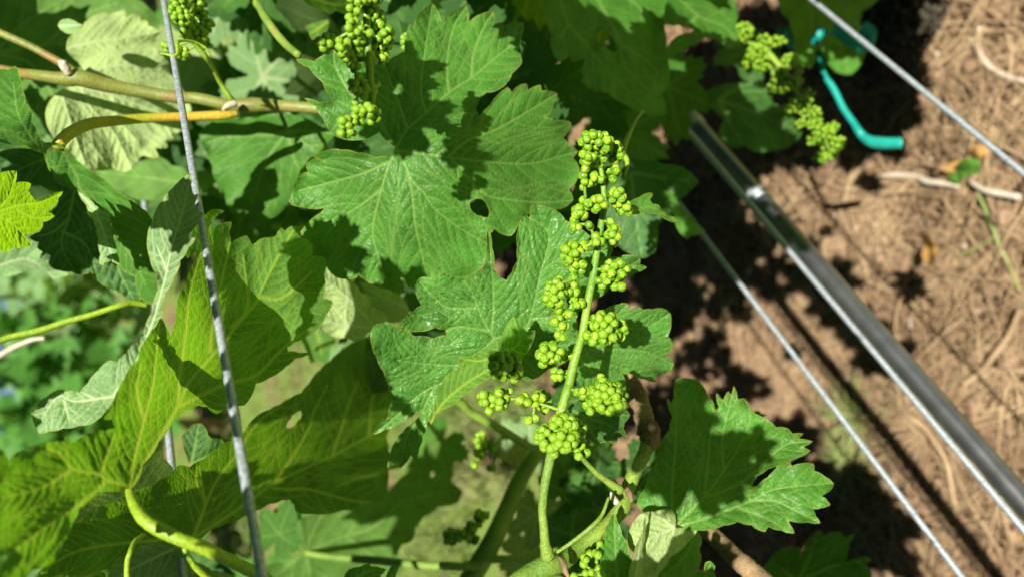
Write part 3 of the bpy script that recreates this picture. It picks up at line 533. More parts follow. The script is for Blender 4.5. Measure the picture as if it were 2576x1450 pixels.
leaf('vine_leaf', 'small curled leaf tip peeping out right of the bunch, over the dark canes',
  'C1 880,75 920,55 960,40 1020,8 1066,10 1040,60 1062,90 1110,100 1120,125 1180,140 1190,170 1252,222 1215,230 1100,165 1000,155 890,168',[(1590,510,.33),(1700,540,.34),(1640,500,.34)],['C1 890,150 1050,120 1230,222'],'top',M_LEAF,2.8,0.8,0.8,sp=18)
leaf('vine_leaf', 'young leaf pair tip at the bottom edge left of centre, serrated and sunlit',
  'B2 655,1490 690,1400 780,1372 862,1352 870,1370 950,1382 985,1392 940,1440 950,1490',[(870,1440,.36),(960,1440,.36),(920,1430,.36)],['B2 720,1490 860,1400 975,1395'],'top',M_LEAF,3,1,1,sp=20)
leaf('vine_leaf', 'tiny leaf tip with a red point at the bottom edge left of centre',
  'B2 975,1490 1000,1400 1035,1355 1080,1372 1060,1420 1030,1490',[(980,1440,.36),(1000,1430,.36),(990,1460,.36)],['B2 1000,1480 1070,1375'],'top',M_LEAF,3,0.5,0.5,sp=0)

# top and right, behind the bunches
leaf('vine_leaf', 'soft-focus wide leaf with a brown hole, at the top right of the big leaf',
  'C0 150,-60 220,0 245,60 272,200 300,270 290,340 340,450 480,560 600,680 720,700 860,792 1000,862 1170,862 1125,700 1185,655 1160,400 1150,200 1200,-60',
  [(1400,50,.44),(1650,60,.50),(1660,280,.48),(1450,150,.45)],['C0 350,-60 430,180 560,330 700,500 1000,800','C0 620,-40 760,200 820,330 850,500 1050,700','C0 820,-60 1000,100 1150,300','C0 430,180 350,330','C0 820,330 1000,450 1150,600'],'top',M_LEAF,4.2,1.0,2.0,holes=['C0 655,235 700,225 740,250 762,300 790,400 700,340 650,320 632,280'],sp=40)
leaf('vine_leaf', 'curved blue-green leaf at the top, right of the holed one, over the soil',
  'C0 1190,-60 1150,180 1250,190 1340,215 1450,240 1330,250 1250,270 1195,320 1148,415 1205,447 1245,400 1290,388 1340,345 1385,340 1450,285 1550,290 1640,370 1720,330 1685,200 1702,100 1640,-60',
  [(1700,30,.50),(1830,60,.52),(1720,130,.48)],['C0 1250,-40 1400,120 1600,200 1700,320','C0 1400,120 1250,270'],'top',M_LEAF,4.5,1,1.5,sp=36)
leaf('vine_leaf', 'blurred hanging leaf crossed by the upper right wire, beside turquoise tape',
  'D0 80,-60 92,80 162,150 180,230 205,300 198,430 262,500 310,512 352,480 360,380 400,330 440,440 482,520 560,560 640,560 702,480 742,350 722,250 692,180 702,90 800,30 880,-60',
  [(1980,30,.80),(2150,40,.80),(2080,150,.78)],['D0 300,-60 330,200 300,490','D0 380,-60 520,250 600,540'],'top',M_LEAF,6,0.5,2,sp=60)
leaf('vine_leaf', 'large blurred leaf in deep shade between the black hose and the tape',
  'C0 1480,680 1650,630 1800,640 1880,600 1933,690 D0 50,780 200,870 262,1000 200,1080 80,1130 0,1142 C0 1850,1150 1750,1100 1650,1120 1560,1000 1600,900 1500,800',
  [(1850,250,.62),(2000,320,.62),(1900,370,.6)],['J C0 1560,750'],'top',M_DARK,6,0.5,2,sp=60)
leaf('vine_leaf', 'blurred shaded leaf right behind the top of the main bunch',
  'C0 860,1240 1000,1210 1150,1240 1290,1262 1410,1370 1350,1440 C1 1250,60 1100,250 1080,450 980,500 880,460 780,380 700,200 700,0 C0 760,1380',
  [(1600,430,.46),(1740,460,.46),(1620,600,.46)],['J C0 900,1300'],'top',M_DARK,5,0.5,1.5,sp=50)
leaf('vine_leaf', 'blurred narrow leaf lying along the lower wire, lit on its edge',
  'C1 1130,-20 1190,0 1240,60 1290,130 1380,220 1460,300 1350,330 1320,355 1250,285 1225,180 1150,80',[(1680,500,.46),(1760,570,.47),(1700,580,.47)],['C1 1140,0 1250,150 1440,300'],'top',M_LEAF,4.5,0.5,1,sp=30)
leaf('vine_leaf', 'large dark leaf with star-shaped veins left of the big holed leaf',
  'A0 1500,1000 1600,920 1800,900 B0 0,890 240,860 500,960 600,1010 540,1080 400,1200 330,1290 290,1400 B1 230,90 170,170 100,200 0,265 A1 1900,200 1840,140 1750,170 1700,50 A0 1640,1400 1600,1250 1560,1150',
  [(560,350,.47),(760,320,.45),(640,520,.48)],['B0 240,990 100,1020 -200,1030 A0 1550,1080','B0 240,990 80,1210 A1 1900,80','B0 240,990 290,1200 330,1290','B0 240,990 400,1100 530,1080','B0 240,990 450,990 600,1010','B0 240,990 230,900'],'top',M_LEAF,4.5,0.8,1.5,sp=44)
leaf('vine_leaf', 'pale blurred leaf with a yellow vein behind the top teeth of the big leaf',
  'B0 1330,-60 1320,20 1400,160 1480,120 1580,150 1700,140 1800,130 1880,90 1890,-60',[(1090,20,.44),(1200,30,.45),(1270,20,.45)],['B0 1600,-60 1620,60 1610,150','B0 1650,-60 1500,40 1400,120'],'top',M_PALE,4,0.8,1,sp=30)
leaf('vine_leaf', 'yellow-green translucent leaf scrap below the top edge, left of the upper bunch',
  'B0 370,200 450,170 550,150 540,230 500,270 420,300 400,250',[(770,70,.40),(820,60,.40),(790,90,.40)],['B0 540,170 400,260'],'under',M_GLOW,4,0.8,1,sp=30)
leaf('vine_leaf', 'bright backlit leaf along the top edge left of the upper bunch',
  'B0 350,-60 370,20 450,60 520,90 560,110 600,80 700,110 760,60 800,-60',[(770,10,.42),(880,10,.40),(830,30,.42)],['B0 350,-40 600,40 780,0'],'under',M_GLOW,4,0.8,1,sp=30)
leaf('vine_leaf', 'pale leaf behind the steel wire just below the felted leaf, left',
  'A0 700,1290 850,1280 960,1300 1050,1230 1200,1180 1300,1250 1450,1300 1640,1300 1560,1450 A1 1400,60 1200,50 1100,60 960,30',[(330,440,.52),(520,440,.52),(420,480,.52)],['J A0 1500,1400'],'under',M_LEAF,5,0.6,1.2,sp=36)

# ------------------------------------------------------------------ ordinary vine leaves for the canopy behind and for leaves added to cast shade
def generic_outline(seed, n=150):
    r = random.Random(seed); pts = []
    for i in range(n):
        a = -math.pi + 2 * math.pi * (i + 0.5) / n
        lob = 0
        for c, h, w in ((0, 1.0, .42), (.98, .86, .36), (-.98, .86, .36), (1.95, .64, .40), (-1.95, .64, .40), (2.6, .5, .3), (-2.6, .5, .3)):
            lob = max(lob, h * math.exp(-((a - c) / w) ** 2 * .8))
        rad = .42 + .58 * lob
        if abs(abs(a) - math.pi) < .22: rad *= .35 + abs(abs(a) - math.pi) * 2.6
        rad *= 1 + .07 * (abs(((i * 1.0 + seed) % 5) / 2.5 - 1) * 2 - 1) + r.uniform(-.02, .02)
        pts.append((rad * math.cos(a), rad * math.sin(a)))
    return np.array(pts)
def generic_mesh(seed, mat, s):
    raw = generic_outline(seed) * 100
    prim = [smoothpath(np.array([(0, 0, 0), (rr * 50 * math.cos(a), rr * 50 * math.sin(a + .04), 0), (rr * 96 * math.cos(a), rr * 96 * math.sin(a), 0)]), 4)[:, :2] for a, rr in ((0, 1), (.98, .86), (-.98, .86), (1.95, .64), (-1.95, .64))]
    rs = np.random.RandomState(seed)
    cup = rs.uniform(-.25, .25); fold = rs.uniform(0.0, .3)
    pts, q, d, vein, edge, poly = blade_data(raw, prim, s, lambda x, y: np.zeros(len(x)), 'under', 1.0, 1.4, (), 22, 0.06, 0.7)
    x, y = pts[:, 0] / 100, pts[:, 1] / 100
    z = d * 14 + cup * (x * x + y * y) * .7 + fold * np.abs(y) * .6 + .05 * np.sin(3 * x + seed) * np.sin(3.3 * y + seed * 2) + rs.uniform(-.2, .2) * x * x
    me_o = mesh('vine_leaf', np.stack([x, y, z], 1), q, mat, None, (0, 0, 0)); fattr(me_o, 'vein', vein); fattr(me_o, 'edge', edge * 0); return me_o
GEN = [generic_mesh(s, m, 3.4) for s, m in ((1, M_LEAF), (2, M_LEAF), (3, M_DARK), (4, M_DARK), (5, M_PALE), (6, M_GLOW))]
FAR = [generic_mesh(s, m, 14) for s, m in ((11, M_LEAF), (12, M_LEAF), (13, M_PALE))]
used_gen = set()
def place_leaf(protos, k, loc, size, normal, spin, label, group):
    o = protos[k]
    if (id(protos), k) in used_gen: o = o.copy(); COL.objects.link(o)
    else: used_gen.add((id(protos), k))
    z = Vector(normal).normalized(); xax = z.orthogonal().normalized(); xax = Matrix.Rotation(spin, 3, z) @ xax; yax = z.cross(xax)
    m = Matrix((xax, yax, z)).transposed().to_4x4() @ Matrix.Diagonal((size, size, size, 1)); m.translation = Vector(loc)
    o.matrix_world = m; tag(o, label, 'leaf', group); return o
rl = random.Random(5)
def facing(tilt=0.6):
    n = -Lw * 0.6 + (M @ np.array((0, 0, 1.0))) * 0.4 + np.array([rl.uniform(-1, 1) for _ in range(3)]) * tilt
    return n
LAND = [(60, 60, 'in the top left corner'), (260, 420, 'below the felted leaf'), (560, 60, 'beside the soft bunch at upper left'), (620, 260, 'around the end of the olive cane'), (700, 60, 'under the slanting pale petiole'), (860, 30, 'above the upper bunch'), (1060, 40, 'left of the big leaf teeth'), (1250, 60, 'at the top edge above the big leaf'), (1400, 200, 'right of the teeth of the big leaf'), (1500, 60, 'near the brown-holed leaf'), (1680, 150, 'over the top of the black tube'), (700, 450, 'under the star-veined leaf'), (600, 620, 'in the gap right of the near wire'), (900, 760, 'in the gap under the big leaf'), (1200, 650, 'behind the finger-like lobe'), (450, 1350, 'under the thick petiole'), (650, 1400, 'right of the near wire at the bottom'), (60, 560, 'at the left edge'), (300, 300, 'behind the felted leaf')]
def where(px, py): return min(LAND, key=lambda z: (z[0] - px) ** 2 + (z[1] - py) ** 2)[2]
KIND = ('green', 'fresh green', 'dark', 'deep green', 'pale', 'glowing yellow-green')
# region (x0,x1,y0,y1 in picture, near, far) : dense canopy behind the upper left
BACK = [(-80, 700, -80, 560, .56, .85, 34), (560, 1400, -80, 330, .50, .8, 40), (420, 1000, 250, 640, .55, .85, 18), (1300, 1700, -80, 260, .62, .9, 9), (620, 950, 560, 760, .6, .8, 3), (620, 1000, 880, 1020, .72, .9, 4), (250, 760, 1250, 1500, .7, .9, 5), (1000, 1350, 520, 780, .52, .7, 5)]
for x0, x1, y0, y1, d0, d1, n in BACK:
    for _ in range(n):
        px, py, d = rl.uniform(x0, x1), rl.uniform(y0, y1), rl.uniform(d0, d1)
        kk_ = rl.choice((0, 1, 2, 3, 3, 4, 5)); sz = rl.uniform(.045, .07); lb = '%s %s blurred leaf %s, %s' % ('large' if sz > .058 else 'smaller', KIND[kk_], where(px, py), 'far back' if d > (d0 + d1) / 2 else 'nearer')
        place_leaf(GEN, kk_, at(px, py, d), sz, facing(.8), rl.uniform(0, 6.3), lb, lb.replace(' leaf', ' leaves'))
for (px, py, d, sz, k) in [(1560,330,.62,.045,0),(1500,250,.6,.05,2),(1500,430,.5,.03,3),(1330,1120,.62,.035,4),(1420,1230,.55,.03,0),(1440,1350,.5,.03,3),(1350,1290,.6,.03,4),(1760,1150,.43,.034,3),(1510,1290,.55,.04,3),(1470,1410,.6,.04,0),(1480,1170,.6,.035,0),(1310,1400,.62,.03,4),(1100,1120,.7,.04,0),(760,1290,.62,.035,0),(700,1340,.6,.03,1),(1850,1060,.45,.025,3),(1640,1180,.45,.028,2),(1470,1000,.45,.03,3),(1500,1180,.55,.03,2),(1880,130,.8,.05,2)]:  # a few dark ones added behind the wide leaf to shade the soil
    place_leaf(GEN, k, at(px, py, d), sz, facing(.5), rl.uniform(0, 6.3), '%s out-of-focus leaf (%s) behind %s' % (KIND[k], 'high' if py < 500 else 'low' if py > 1200 else 'midway', 'the main bunch' if px < 1700 else 'the wide leaf, added to shade the soil' if py > 900 else 'the blue-green curved leaf'), 'blurred leaves behind the main bunch')

SHADES = [(1010, 190, .34, 75, 3, .3), (1040, 310, .335, 95, 2, 1.2), (1170, 400, .337, 45, 3, 0), (850, 620, .345, 75, 3, 2), (40, 130, .50, 140, 3, .5), (40, 290, .48, 80, 3, 1.5), (1620, 480, .46, 70, 3, 0), (1650, 400, .46, 60, 3, 0),
    (180, 560, .37, 120, 3, 2.2), (90, 430, .36, 70, 2, 1), (524, 660, .256, 24, 2, .4), (534, 725, .25, 28, 3, 2), (545, 785, .244, 26, 2, .4), (571, 925, .232, 36, 2, 1.3), (584, 995, .224, 40, 3, .3), (598, 1070, .217, 36, 2, 2.3), (627, 1260, .203, 36, 3, 2.3), (637, 1330, .197, 36, 2, 1), (1760, 370, .64, 45, 3, 0), (1830, 440, .62, 45, 3, 1), (1900, 520, .61, 34, 3, 2), (1700, 500, .6, 40, 3, 0), (1780, 600, .58, 40, 3, 1), (1850, 680, .57, 30, 2, 2), (560, 1230, .325, 45, 3, 1), (430, 1310, .285, 45, 3, 2), (680, 1240, .38, 45, 2, 0), (962, 190, .259, 24, 3, 0), (1270, 915, .278, 48, 3, .4), (1310, 850, .285, 30, 3, 2), (900, 960, .49, 90, 3, 0),
    (1740, 1180, .335, 120, 3, .2), (1720, 1030, .34, 95, 3, 1.9), (1850, 1200, .325, 60, 2, 1), (1900, 1130, .33, 45, 2, 0), (1500, 260, .47, 80, 3, 0), (1680, 90, .5, 60, 3, 2),
    (1100, 1300, .50, 130, 3, .7), (2150, 1400, .48, 130, 3, 0), (1640, 1130, .34, 60, 3, .7), (640, 80, .5, 110, 3, 1), (900, 120, .5, 90, 3, 2),
    (2080, 330, 1.1, 190, 3, 0), (2150, 560, 1.05, 170, 3, 1), (2100, 760, 1.1, 170, 2, 2), (2200, 430, 1.05, 130, 3, .5), (1900, 620, 1.2, 160, 3, .6), (1950, 880, 1.2, 170, 3, 2.6), (1850, 1050, 1.3, 170, 3, 1), (2080, 1050, 1.1, 120, 3, 2), (2000, 1230, 1.2, 150, 2, .4), (2130, 1280, 1.1, 90, 3, 0), (1750, 850, 1.4, 160, 3, 1.8), (1720, 430, .7, 110, 3, 0), (1800, 200, 1.3, 120, 2, .6), (2230, 240, 1.0, 90, 3, 1.4), (1800, 1330, 1.35, 150, 3, 1.4), (2240, 900, 1.0, 70, 3, .1), (1600, 1000, 1.5, 130, 3, .3), (2330, 690, .95, 50, 2, .9), (1850, 430, 1.3, 110, 3, .9), (2000, 560, .58, 70, 3, .2)]
# ------------------------------------------------------------------ unseen leaves added towards the sun to cast chosen shadows; PROT spots stay lit
PROT = [(2100, 50, .6), (2250, 170, .57), (2400, 290, .55), (2540, 400, .53), (2360, 630, .93), (2420, 400, .95), (2450, 900, .9), (1900, 160, .6), (2070, 330, .6), (1990, 640, .6), (2100, 760, .57), (2263, 960, .54), (2400, 1120, .5), (2520, 1250, .48), (2100, 1020, .5), (2300, 1300, .45),
    (1500, 380, .28), (1480, 620, .28), (1400, 730, .28), (1520, 830, .28), (1300, 1000, .28), (1400, 1090, .27), (1520, 1000, .275), (900, 60, .25), (870, 300, .25), (1200, 750, .31), (1080, 720, .31), (1050, 900, .31), (1350, 620, .31), (900, 480, .34), (1050, 620, .35), (1250, 150, .37), (1350, 300, .37), (1640, 820, .35), (300, 100, .46), (250, 300, .45), (60, 560, .3), (430, 620, .26), (200, 1020, .24), (100, 1300, .2), (2030, 1230, .32), (1900, 1290, .32), (500, 980, .29), (1650, 60, .5)]
for y_ in range(600, 1500, 60): PROT += [(1461 + .857 * y_ + 30, y_, .6 - .00012 * (y_ - 600))]
for y_ in range(780, 1500, 60): PROT += [(1352 + .73 * y_, y_, .565 - .00014 * (y_ - 780))]
for y_ in range(0, 440, 55): PROT += [(2040 + 1.25 * y_, y_, .62 - .0002 * y_)]
PROT += [(450, 900, .28), (500, 1020, .30), (350, 1050, .245), (480, 750, .29), (545, 950, .32), (430, 560, .257), (400, 800, .25), (180, 1020, .222), (200, 450, .34), (700, 1150, .38), (850, 1150, .45), (620, 1180, .34), (1380, 1250, .278), (1370, 1150, .277), (1450, 1400, .29), (1580, 1250, .31), (2250, 330, .79), (2180, 250, .8), (2330, 355, .79)]
PROT = [np.array(((a - W / 2) / F * d, -(b - H / 2) / F * d, -d)) for a, b, d in PROT]
def blocks(q, size):
    for p in PROT:
        v = q - p; t_ = -(v @ Lc)
        if t_ > .02 and np.linalg.norm(v + Lc * t_) < size * .95 + .006: return True
    return False
def proj(q): return (W / 2 + F * q[0] / -q[2], H / 2 - F * q[1] / -q[2])
def shade(px, py, d, rpx, k=3, spin=0.0, tmin=.1):
    for f_ in ((1, .7, .45, .3, .2) if d > .9 else (1,)):
        if shade1(px, py, d, rpx * f_, k, spin, tmin): return
def shade1(px, py, d, rpx, k, spin, tmin):
    p = np.array(((px - W / 2) / F * d, -(py - H / 2) / F * d, -d)); size = min(rpx / F * d / .72, .085)
    if d > .9:      # ground shade: leaf added hidden behind the near ones, else outside the picture
        for dd in (.44, .48, .52, .57):
            q = p - Lc * ((d - dd) / -Lc[2]); u, v = proj(q); r_ = size / dd * F * .8
            if blocks(q, size): continue
            if (u + r_ < 1480 and v + r_ < 720) or (u + r_ < 1000 and v < 600 and u > 400):
                place_leaf(GEN, k, w2(q), size, -Lw, spin, 'leaf added behind the near leaves to cast shade on the soil', 'leaves added to shade the soil'); return True
    t = tmin
    while t < 2.5:
        q = p - Lc * t; dd = -q[2]; mg = size * 1.35
        if dd < -mg or abs(q[0]) > W / 2 / F * max(dd, 0) + mg * 1.25 or abs(q[1]) > H / 2 / F * max(dd, 0) + mg * 1.15: break
        t += .01
    q = p - Lc * t
    if d > .9 and blocks(q, size): return False
    place_leaf(GEN, k, w2(q), size, -Lw + M @ np.array((.1, .1, 0)), spin, 'unseen leaf added outside the picture, towards the sun, to cast shade', 'leaves added outside the picture to cast shade'); return True
for _ in range(90):
    y_ = rl.uniform(0, 1450); SHADES.append((rl.uniform(1600, 2270 - .22 * y_ if y_ < 700 else 2150), y_, 1.2, rl.uniform(90, 130), rl.choice((2, 3)), rl.uniform(0, 6)))
for a in SHADES:
    shade(*a)
    if a[2] > .9 and a[2] != 1.2:
        for q in range(2): shade(a[0] + rl.uniform(-.6, .6) * a[3], a[1] + rl.uniform(-.6, .6) * a[3], a[2], a[3] * .6, rl.choice((0, 2, 3)), rl.uniform(0, 6))

# ------------------------------------------------------------------ trellis wires, hose
def rowline(px, py, d, rad, name, label, mat, a, b, cat='wire', group=None, wob=0.0, seg=12):
    p0 = at(px, py, d); Rw = M @ R; n = max(2, int((b - a) / 0.02)); t = np.linspace(a, b, n)[:, None]
    path = p0 + Rw * t
    if wob: path = path + wob * np.stack([np.sin(t[:, 0] * 9), 0 * t[:, 0], np.sin(t[:, 0] * 7 + 1)], 1)
    v, f = tube_geo(path, rad, seg); o = mesh(name, v, f, mat, None, p0); tag(o, label, cat, group); return o
rowline(560, 870, .235, .00140, 'trellis_wire', 'near galvanised wire running top to bottom through the left leaves', M_WIRE, -.35, 5.0)
rowline(428, 1130, .40, .0020, 'trellis_wire', 'second wire showing in short pieces between the left leaves', M_WIRE, -.6, 5.0)
rowline(2330, 235, .56, .00210, 'trellis_wire', 'single bright wire crossing the upper right corner over bare soil', M_WIRE, -1, 5.0, wob=.0006)
rowline(2150, 1093, .50, .0020, 'trellis_wire', 'wire left of the black hose, running down to the bottom edge', M_WIRE, -1, 5.0, wob=.0006)
rowline(2263, 960, .535, .0022, 'trellis_wire', 'wire clipped tight along the left side of the black hose', M_WIRE, -1, 5.0, wob=.0006)
hose = empty('drip_hose', at(2300, 960, .55))
p0 = at(2312, 960, .545); Rw = M @ R; t = np.linspace(-1, 5, 200)[:, None]
v, f = tube_geo(p0 + Rw * t, .0082, 28); mesh('hose_body', v, f, M_HOSE, hose)
for (px, py) in ((1862, 492), (1700, 310)):
    # emitter clips: solve for the point of the hose line seen at this height of the picture
    best = min(np.linspace(-1, 5, 3000), key=lambda q: abs(((lambda c: H / 2 - F * c[1] / -c[2])(M.T @ (p0 + Rw * q - CAM))) - py))
    c = p0 + Rw * best; mb = MB(); mb.tube([c - Rw * .006, c - Rw * .004, c + Rw * .004, c + Rw * .006], [.0086, .0092, .0092, .0086], 16); mb.build('hose_clip', M_STEEL, hose)
tag(hose, 'thick black irrigation hose, sunlit towards the lower right, strapped beside a wire', 'hose')

# ------------------------------------------------------------------ canes and stems
def stem(name, label, ps, dep, rad, mat, cat='stem', seg=14, lump=0.02, extra=None, n=8):
    rad = np.array(rad) * .56; v, f = tube_geo(path3(ps, dep, n), rad, seg, lump)
    if extra:
        par = empty(name, v.mean(0)); mesh('stalk', v, f, mat, par)
        for nm, e_s, e_d, e_r, e_m in extra:
            vv, ff = tube_geo(path3(e_s, e_d, 5), np.array(e_r) * .6, 10, 0.05); mesh(nm, vv, ff, e_m, par)
        tag(par, label, cat); return par
    o = mesh(name, v, f, mat); tag(o, label, cat); return o
stem('vine_cane', 'olive and red-brown cane running from the left edge past the felted leaf', 'A0 -60,515 140,552 300,572 430,590 520,595 600,590 800,640 1050,690 1330,735 1500,745 1700,790 1780,800 B0 0,792 200,800 450,818 640,840',
     [.395,.395,.39,.39,.39,.39,.40,.405,.41,.41,.405,.405,.41,.41,.41], [.0048,.0048,.0053,.0063,.0074,.0078,.0066,.0060,.0057,.0057,.0060,.0075,.0060,.0055,.0052], M_CANE, 'cane', extra=[
     ('node_bud', 'A0 520,560 500,520 470,480 440,460', [.385,.38], [.0030,.0040,.0040,.0010], M_BLEACH), ('node_bud', 'A0 1780,780 1720,800 1680,830', [.395,.39], [.0030,.0032,.0010], M_BLEACH)])
stem('side_shoot', 'lighter side shoot dropping from the left edge to join the cane at its bud', 'A0 -60,215 0,248 130,305 250,360 350,415 450,470 550,535 600,580', [.385,.385,.388,.39,.395], [.0034,.0036,.0036,.0036,.004,.005], M_CANE, 'shoot')
stem('petiole', 'orange petiole curving from the cane down to the folded leaf', 'A0 1790,860 1700,870 1550,875 1400,882 1200,888 1000,900 800,918 700,930 600,965 520,1010 465,1060 440,1095', [.395,.39,.385,.375,.36,.35,.34,.335], [.0030,.0044,.0042,.0042,.0046,.0049,.0050,.0048,.0050], M_ORANGE)
stem('petiole', 'long pale petiole slanting down from the top edge to the tip of the big leaf', 'A0 1860,-60 1960,60 B0 60,120 150,250 240,350 320,415', [.40,.39,.37,.36,.34], [.0034,.0036,.0036,.0030], M_SHOOT)
stem('petiole', 'yellow petiole crossing the blurred rows at the left edge', 'A1 -60,1140 100,1085 300,1040 500,975 700,920 900,855 1000,835 1110,850', [.34,.35,.36,.37], [.0028,.0028,.0026,.0024], M_PET)
stem('petiole', 'second, paler petiole at the left edge, below the yellow one', 'A1 -60,1280 0,1230 120,1160 250,1110 340,1100', [.5,.5,.5], [.0034,.0034,.002], M_BLEACH)
stem('vine_shoot', 'thick green shoot rising from the bottom edge under the peduncle of the main bunch', 'C2 -120,1620 30,1500 150,1420 280,1360 380,1340 520,1220 650,1120 760,1020 830,920 870,800 930,650 980,560 1015,480 1025,430',
     [.285,.288,.292,.295,.30,.308,.312,.318,.322,.328,.332,.336,.338,.34], [.0066,.0068,.0072,.0080,.0062,.0056,.0056,.0058,.0068,.0058,.0056,.0056,.0058,.0062], M_SHOOT, 'shoot', 20, extra=[
     ('dry_sheath', 'C2 350,1300 390,1350 400,1400 430,1460', [.288,.285], [.0009,.0020,.0022,.0008], M_BARK), ('node_bud', 'C2 790,890 760,850 745,810', [.312,.310], [.0024,.0022,.0006], M_BLEACH), ('node_scar', 'C2 860,780 890,830 905,880', [.315,.314], [.0020,.0024,.0010], M_BARK)])
stem('petiole', 'slim petiole running from behind the bottom knob of buds to the shoot node', 'C2 400,420 500,520 560,590 640,670 720,730 820,800', [.30,.305,.31,.315], [.0016,.0017,.0020,.0024,.0036], M_SHOOT)
stem('petiole', 'thin flat petiole lying along the green shoot', 'C2 330,1270 450,1190 600,1070 680,980 730,850', [.288,.29,.298], [.0012,.0015,.0015,.0010], M_SHOOT)
stem('old_cane', 'grey dead cane with split dark bark standing behind the right of the bunch', 'C1 840,1250 880,1420 C2 930,60 980,200 1020,330 1035,360', [.37,.365,.355,.35], [.0080,.0088,.0086,.0084,.0088], M_BARK, 'cane', 18, .08)
stem('old_cane_stub', 'dark broken stub at the dry end of the green shoot', 'C2 1020,330 1045,380 1040,430 1015,490', [.345,.34,.338], [.0094,.0082,.0086,.0050], M_BARK, 'stub', 14, .12)
stem('brown_cane', 'brown peeling cane leaving the bottom edge right of the dark triangular leaf', 'C2 1430,1060 1560,1180 1680,1300 1800,1400 1960,1540', [.38,.37,.36,.35], [.0068,.0078,.0086,.0088], M_BARK, 'cane', 18, .06)
stem('vine_shoot', 'blurred green shoot leaning up through the weeds at the bottom centre', 'B2 1560,1560 1700,1330 1800,1150 1900,930 C2 60,720 160,560 210,480', [.50,.50,.52,.53], [.0125,.0125,.0115,.0110,.0095,.0085], M_SHOOT, 'shoot', 18, extra=[('side_stalk', 'B2 1380,1365 1650,1370 1760,1320 1980,1320 C2 200,1330 400,1330', [.49,.50], [.0042,.0046,.0042], M_SHOOT)])
stem('petiole', 'blurred arching petiole behind the folded leaf, right of centre bottom', 'B2 1480,95 1560,150 1620,210 1760,290 1900,370 C2 80,440 200,500', [.44,.46,.48], [.0044,.0052,.0044], M_SHOOT)
stem('tendril', 'thin tendril hooked round the near wire, upper left', 'A0 1590,430 1570,380 1500,330 1420,308 1350,312 1338,340 1340,400 1310,425 1260,412 1210,405', [.355,.35,.34,.335,.335], [.0007,.0010,.0012,.0016,.0012,.0006], M_PET, 'tendril')
stem('tendril', 'blurred yellow tendril right of the top of the main bunch', 'C0 985,840 940,900 890,1000 850,1090 840,1150 870,1230 850,1330', [.36,.34,.33], [.0012,.0014,.0026,.0024,.0008], M_PET, 'tendril')
stem('tendril', 'looping green tendril under the thick petiole, lower left', 'A2 1090,1130 1020,1180 980,1270 960,1350 960,1490', [.26,.25,.25], [.0013,.0015,.0017], M_PET, 'tendril')
stem('petiole', 'short green petiole joining the thick one at the bottom edge', 'A2 1390,1230 1420,1300 1480,1380 1600,1490', [.25,.25,.255], [.0015,.0019,.0021], M_PET)

# ------------------------------------------------------------------ flower bunches
def bud_proto():
    v = []; nu, nv = 20, 12
    for j in range(nv + 1):
        th = math.pi * j / nv
        for i in range(nu):
            ph = 2 * math.pi * i / nu
            top = max(0, math.cos(th))
            lob = 1 + 0.11 * top ** .7 * math.sin(th) ** .5 * (abs(math.cos(2.5 * ph)) * 2 - 1.2)
            r = lob * (1 - 0.16 * max(0, math.cos(th)) ** 14)
            z = math.cos(th) * r * (1.06 if th < math.pi / 2 else 1.0 + .12 * (-math.cos(th)) ** 3)
            v.append((math.sin(th) * math.cos(ph) * r, math.sin(th) * math.sin(ph) * r, z))
    f = [(j * nu + i, j * nu + (i + 1) % nu, (j + 1) * nu + (i + 1) % nu, (j + 1) * nu + i) for j in range(nv) for i in range(nu)]
    return np.array(v), np.array(f)[:, ::-1]
BV, BF = bud_proto()
BUDME = []
for k in range(1):
    o = mesh('flower_bud', BV, BF, M_BUD, None, (0, 0, 0)); BUDME.append(o.data); bpy.data.objects.remove(o)
rb = np.random.RandomState(3)
